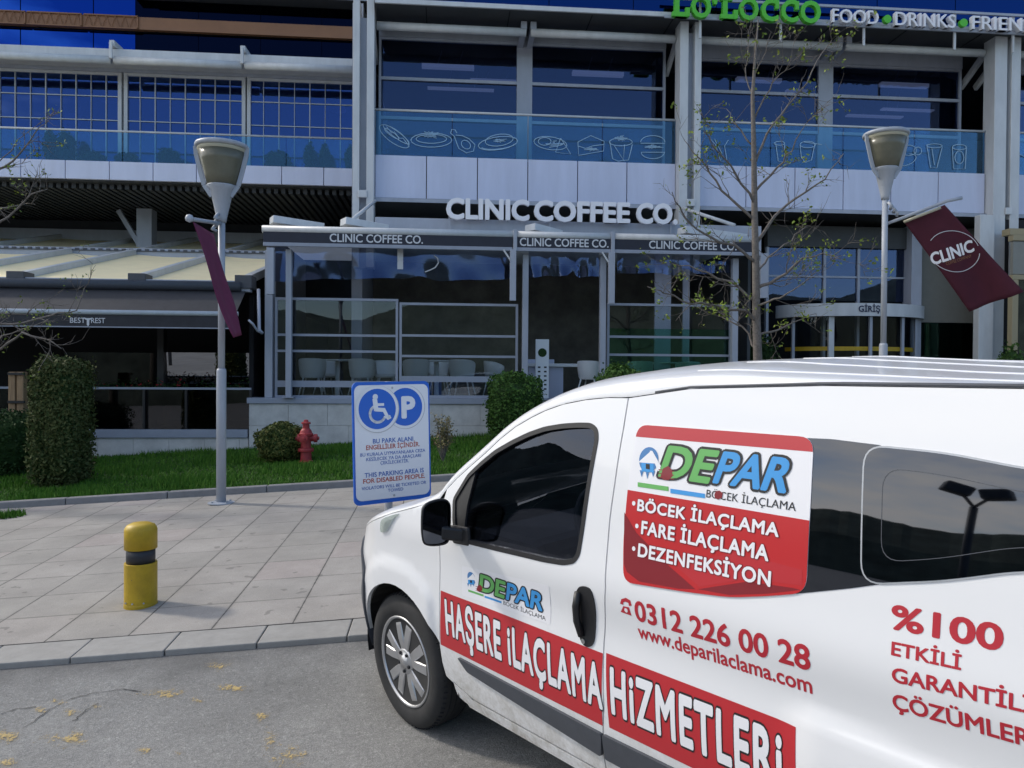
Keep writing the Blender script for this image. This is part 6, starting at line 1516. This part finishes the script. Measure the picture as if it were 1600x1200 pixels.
# --- vinyl stickers and lettering
def decal(name, m, pts, lift, parent=None, d=.028, holes=()): return vpanel(name, m, pts, holes, lift=lift, rim=0, d=d, parent=parent or van)
def vtext(t, tl, tr, bl, m, bold=.02, lift=.0008, outline=None, parent=None, slant=0.0, name='lettering', outl_w=.05, spacing=1.0):
    (s0, z0), (s1, z1), (sb, zb) = SIDE(*tl), SIDE(*tr), SIDE(*bl); cap = z0 - zb; L = s1 - s0; sh = (z1 - z0)/L
    V, F, w = text_mesh(t, bold, res=4, spacing=spacing); stp = max(.12, .02/abs(cap)); V, F = slice_rows(V, F, stp)
    def mapv(V, l):
        out = []
        for x, y, z in V:
            ds = L*x/w; q = y*cap; s = s0 + ds + slant*(q - cap); out.append(VP(s, zb + q + sh*ds, l + min(z, .014)*.016))
        return out
    if outline:
        V2, F2, w2 = text_mesh(t, bold + outl_w, res=4, spacing=spacing)
        off = (w2 - w)/2; V2, F2 = slice_rows(V2, F2, stp); V2[:, 0] -= off
        mb = MB(); mb.add(mapv(V2, lift - .0004), F2); set_normals(mb.build('lettering_outline', outline, parent or van, local=True), [vnormal(-x, z) for x, y, z in mb.v])
    mb = MB(); mb.add(mapv(V, lift), F); return set_normals(mb.build(name, m, parent or van, local=True), [vnormal(-x, z) for x, y, z in mb.v])
def circ(px, py, rpx, lift, m, name, parent, k=1.0, n=28):
    s, z = SIDE(px, py); r = abs(SIDE(px, py - rpx)[1] - z); return decal(name, m, [(s + r*k*math.cos(2*math.pi*i/n), z + r*math.sin(2*math.pi*i/n)) for i in range(n)], lift, parent, d=.2)

# big sticker over the front of the side glass
stk = roundc(SP((998, 663), (1273, 683), (1268, 780), (1261, 926), (1200, 931), (1141, 933), (1070, 924), (975, 909), (975, 850), (984, 745)), .04, 6)
st_ = decal('sticker', 'vinyl', stk, .0036); st_['label'] = 'red and white vinyl sticker over the front of the side glass'
mb = MB(); n = len(stk); mb.v = [VP(s, z, .0035) for s, z in stk] + [VP(s, z, .001) for s, z in stk]; mb.f = [(i, (i+1) % n, n+(i+1) % n, n+i) for i in range(n)]; mb.build('sticker_edge', 'vinyl', st_, local=True)
def clip(poly_, f):                     # part of an outline where f > 0 (f linear)
    out = []
    for i in range(len(poly_)):
        a, b = poly_[i], poly_[(i+1) % len(poly_)]; fa, fb = f(a), f(b)
        if fa >= 0: out.append(a)
        if fa*fb < 0: t = fa/(fa - fb); out.append((a[0] + (b[0]-a[0])*t, a[1] + (b[1]-a[1])*t))
    return out
def line(p, q):
    (s0, z0), (s1, z1) = SIDE(*p), SIDE(*q); return lambda a: (a[1] - (z0 + (z1 - z0)*(a[0] - s0)/(s1 - s0)))
up_ = line((994.7, 682), (1274, 706)); lo_ = line((979, 764.5), (1263.6, 812.5))
decal('red_strip', 'red', clip(stk, up_), .0040, st_)
low = clip(stk, lambda a: -lo_(a)); decal('red_field', 'midred', low, .0040, st_)
def lnx(p, q):
    (s0, z0), (s1, z1) = SIDE(*p), SIDE(*q); return lambda a: ((s1 - s0)*(a[1] - z0) - (z1 - z0)*(a[0] - s0))
poly = lambda pts, lift, m, name, parent: decal(name, m, SP(*pts), lift, parent, d=.03)
poly([(977, 800), (996, 832), (1047, 884), (1088, 920), (1060, 919), (1000, 908), (981, 893), (976, 880)], .0044, 'darkred', 'dark_facet', st_)
poly([(1092, 920), (1170, 908), (1240, 918), (1252, 921), (1200, 927), (1141, 929)], .0044, 'darkred', 'dark_facet', st_)
poly([(1058, 884), (1150, 862), (1255, 890), (1255, 914), (1172, 904), (1094, 916)], .0044, 'red', 'red_facet', st_)
LG = .0048
def logo(parent, em, er, dtl, dtr, dbl, btl, btr, bbl, gbar, bbar, bw, L):
    circ(em[0], em[1], er, L, 'deepblue', 'emblem', parent)
    e = er/20.0; ex_, ey_ = em
    poly([(ex_ - 11*e, ey_ + 2*e), (ex_ + 8*e, ey_ + 3*e), (ex_ + 8*e, ey_ + 20*e), (ex_ - 11*e, ey_ + 18*e)], L + .0003, 'vblue', 'emblem_house', parent)
    poly([(ex_ - 16*e, ey_ + 4*e), (ex_ + 3*e, ey_ - 13*e), (ex_ + 12*e, ey_ + 6*e)], L + .0005, 'vinyl', 'emblem_roof', parent)
    poly([(ex_ + 2*e, ey_ - 14*e), (ex_ + 6*e, ey_ - 14*e), (ex_ + 22*e, ey_ + 14*e), (ex_ + 15*e, ey_ + 18*e)], L + .0007, 'vinyl', 'emblem_beam', parent)
    poly([(ex_ - 4*e, ey_ + 6*e), (ex_ + 2*e, ey_ + 7*e), (ex_ + 2*e, ey_ + 15*e), (ex_ - 4*e, ey_ + 14*e)], L + .0009, 'inkblack', 'emblem_window', parent)
    for k in range(3): poly([(ex_ - 14*e + 9*k*e, ey_ + 16*e), (ex_ - 8*e + 9*k*e, ey_ + 17*e), (ex_ - 11*e + 9*k*e, ey_ + 27*e + (k % 2)*3*e)], L + .0002, 'deepblue', 'emblem_drip', parent)
    (x0, y0), (x1, y1), (xb, yb) = dtl, dtr, dbl; V, F, w = text_mesh('DEPAR', .03); Vd, Fd, wd = text_mesh('DE', .03); f = (wd + .10)/w
    xm, ym = x0 + (x1 - x0)*f, y0 + (y1 - y0)*f; xn = x0 + (x1 - x0)*(wd/w); yn = y0 + (y1 - y0)*(wd/w)
    sl_ = .30
    vtext('DE', dtl, (xn, yn), dbl, 'vgreen', .032, L + .0009, outline='inkblack', parent=parent, slant=sl_, outl_w=.055)
    vtext('PAR', (xm, ym), dtr, (xb + xm - x0, yb + ym - y0 + .012*(xm - x0)), 'vblue', .032, L + .0009, outline='inkblack', parent=parent, slant=sl_, outl_w=.055)
    vtext('BÖCEK İLAÇLAMA', btl, btr, bbl, 'inkblack', .0, L, parent=parent)
    for b, m in ((gbar, 'vgreen'), (bbar, 'vblue')):
        poly([b[0], b[1], (b[1][0], b[1][1] + bw), (b[0][0], b[0][1] + bw)], L, m, 'underline_bar', parent)
    # little red beetle in front of the word
    bx_, by_ = dtl[0] - 3*e, dbl[1] - 6*e
    poly([(bx_ - 9*e, by_ + 7*e), (bx_ - 5*e, by_ - 6*e), (bx_ + 3*e, by_ - 10*e), (bx_ + 9*e, by_ - 4*e), (bx_ + 10*e, by_ + 6*e), (bx_ + 4*e, by_ + 12*e), (bx_ - 4*e, by_ + 12*e)], L + .0014, 'darkred', 'beetle', parent)
    for k in range(3): poly([(bx_ - 12*e, by_ + (k*6 - 5)*e), (bx_ + 12*e, by_ + (k*6 - 2)*e), (bx_ + 12*e, by_ + (k*6 - .6)*e), (bx_ - 12*e, by_ + (k*6 - 3.6)*e)], L + .0012, 'darkred', 'beetle_legs', parent)
logo(st_, (1015, 718), 20, (1046, 697.5), (1249, 719), (1040, 743.5), (1106, 764.5), (1245.8, 785), (1106, 776.5), ((998, 753), (1046, 760)), ((1049, 763), (1103, 771)), 7, LG)
q = SIDE(1124, 773)
poly([(1118, 773), (1120, 767), (1126, 766), (1131, 770), (1130, 777), (1124, 780), (1119, 778)], LG + .0006, 'darkred', 'beetle', st_)
for t, tl, tr, bl, bu in (('BÖCEK İLAÇLAMA', (998.7, 780), (1220, 818), (998, 797), (991.8, 786)), ('FARE İLAÇLAMA', (1004.8, 813.5), (1204, 853), (1004, 833), (996.7, 821.4)), ('DEZENFEKSİYON', (999.6, 848.8), (1207, 893), (998, 868), (991.8, 856.7))):
    vtext(t, tl, tr, bl, 'vinyl', .03, LG + .0008, outline='darkred', parent=st_, outl_w=.04, spacing=1.07); circ(bu[0], bu[1], 3.6, LG, 'vinyl', 'bullet', st_)
# door logo
lg = decal('door_sticker', 'vinyl', roundc(SP((722, 884), (858, 915), (860, 976), (722, 930)), .01, 3), .0008)
logo(lg, (737, 903.5), 9.5, (751, 897.5), (851, 929), (748, 921), (787, 938.3), (853, 963.2), (787, 944.5), ((732, 921), (756, 929)), ((757.5, 930.5), (784, 939.5)), 3.2, .0012)
# long red band
s_end = SIDE(1243.5, 1136); zt_b, zb_b = .724, .479
tl, tr = SIDE(689, 922.5), SIDE(942.5, 1021); bl_, br_ = SIDE(689, 1007), SIDE(942, 1134)
b1_ = decal('red_band', 'red', [tl, tr, br_, bl_], .0009)
t2 = SIDE(947.5, 1020); b2_ = decal('red_band', 'red', [t2, s_end, (s_end[0], s_end[1] - (tr[1] - br_[1])), (t2[0], t2[1] - (tr[1] - br_[1]))], .0009)
vtext('HAŞERE iLAÇLAMA', (695, 937.5), (940, 1042), (693.5, 986), 'vinyl', .034, .0021, outline='inkblack', parent=b1_, outl_w=.03, spacing=1.14)
vtext('HiZMETLERi', (953.5, 1044), (1222, 1149), (954.5, 1111), 'vinyl', .034, .0021, outline='inkblack', parent=b2_, outl_w=.03, spacing=1.14)
# phone, web address and slogan
vtext('0312 226 00 28', (990.5, 938.5), (1265.5, 1011), (990.5, 967), 'redtext', .025, .0007)
vtext('www.deparilaclama.com', (995.4, 975), (1267.5, 1059), (995.4, 994.6), 'redtext', .02, .0007)
vtext('%100', (1393.5, 945), (1569.5, 978), (1393.5, 981), 'redtext', .03, .0007)
vtext('ETKİLİ', (1393.5, 1002.5), (1503, 1025), (1393.5, 1023), 'redtext', .025, .0007)
vtext('GARANTİLİ', (1393.5, 1042.5), (1616, 1091), (1393.5, 1064), 'redtext', .025, .0007)
vtext('ÇÖZÜMLER', (1393.5, 1083.5), (1612, 1142), (1393.5, 1106), 'redtext', .025, .0007)
poly([(969, 943), (971, 936), (978, 934), (985, 938), (987, 946), (983, 947), (982, 942), (977, 940), (974, 941), (974, 945)], .0007, 'redtext', 'telephone_symbol', van)
poly([(974, 947), (983, 949), (987, 962), (970, 956)], .0007, 'redtext', 'telephone_symbol', van)
circ(978.5, 953.5, 3.2, .0012, 'paint', 'telephone_dial', van)

# twin floodlight mast across the car park: the photo shows it mirrored in the rear side glass
def reflected(px, py, D):
    s, z = SIDE(px, py); h = .01
    n = Vector((-(g(s - h, z) - g(s + h, z))/(2*h), 1, -(g(s, z + h) - g(s, z - h))/(2*h))).normalized()
    p = Vector(VP(s, z, .010)); c, _ = raylocal(px, py); d = (p - c).normalized(); d = d - n*2*d.dot(n)
    p = p + d*D; return VO + VD_*p.x + VY*p.y + VN*p.z
ma, mc, mb_ = reflected(1497, 766, 13), reflected(1524, 792, 13), reflected(1560, 776, 13)
fm = empty('floodlight_mast', (mc.x, mc.y, gz(mc.x, mc.y)), 'dark twin floodlight mast mirrored in the rear side glass of the van', 'light mast')
m2 = MB(); m2.tube([(mc.x, mc.y, gz(mc.x, mc.y) - .1), mc], .07, 10); m2.build('pole', 'trim', fm, smooth=True)
for q, nm in ((ma, 'floodlight'), (mb_, 'floodlight')):
    m2 = MB(); m2.tube([mc, mc.lerp(q, .5) + Vector((0, 0, .05)), q], .035, 8); m2.build('arm', 'trim', fm, smooth=True)
    d_ = (q - mc); d_.z = 0; d_.normalize(); m2 = MB(); m2.bar(q - d_*.22, q + d_*.22 + Vector((0, 0, .12)), .35, .30); m2.build(nm, 'trim', fm, bevel=.04)
bpy.context.view_layer.update()
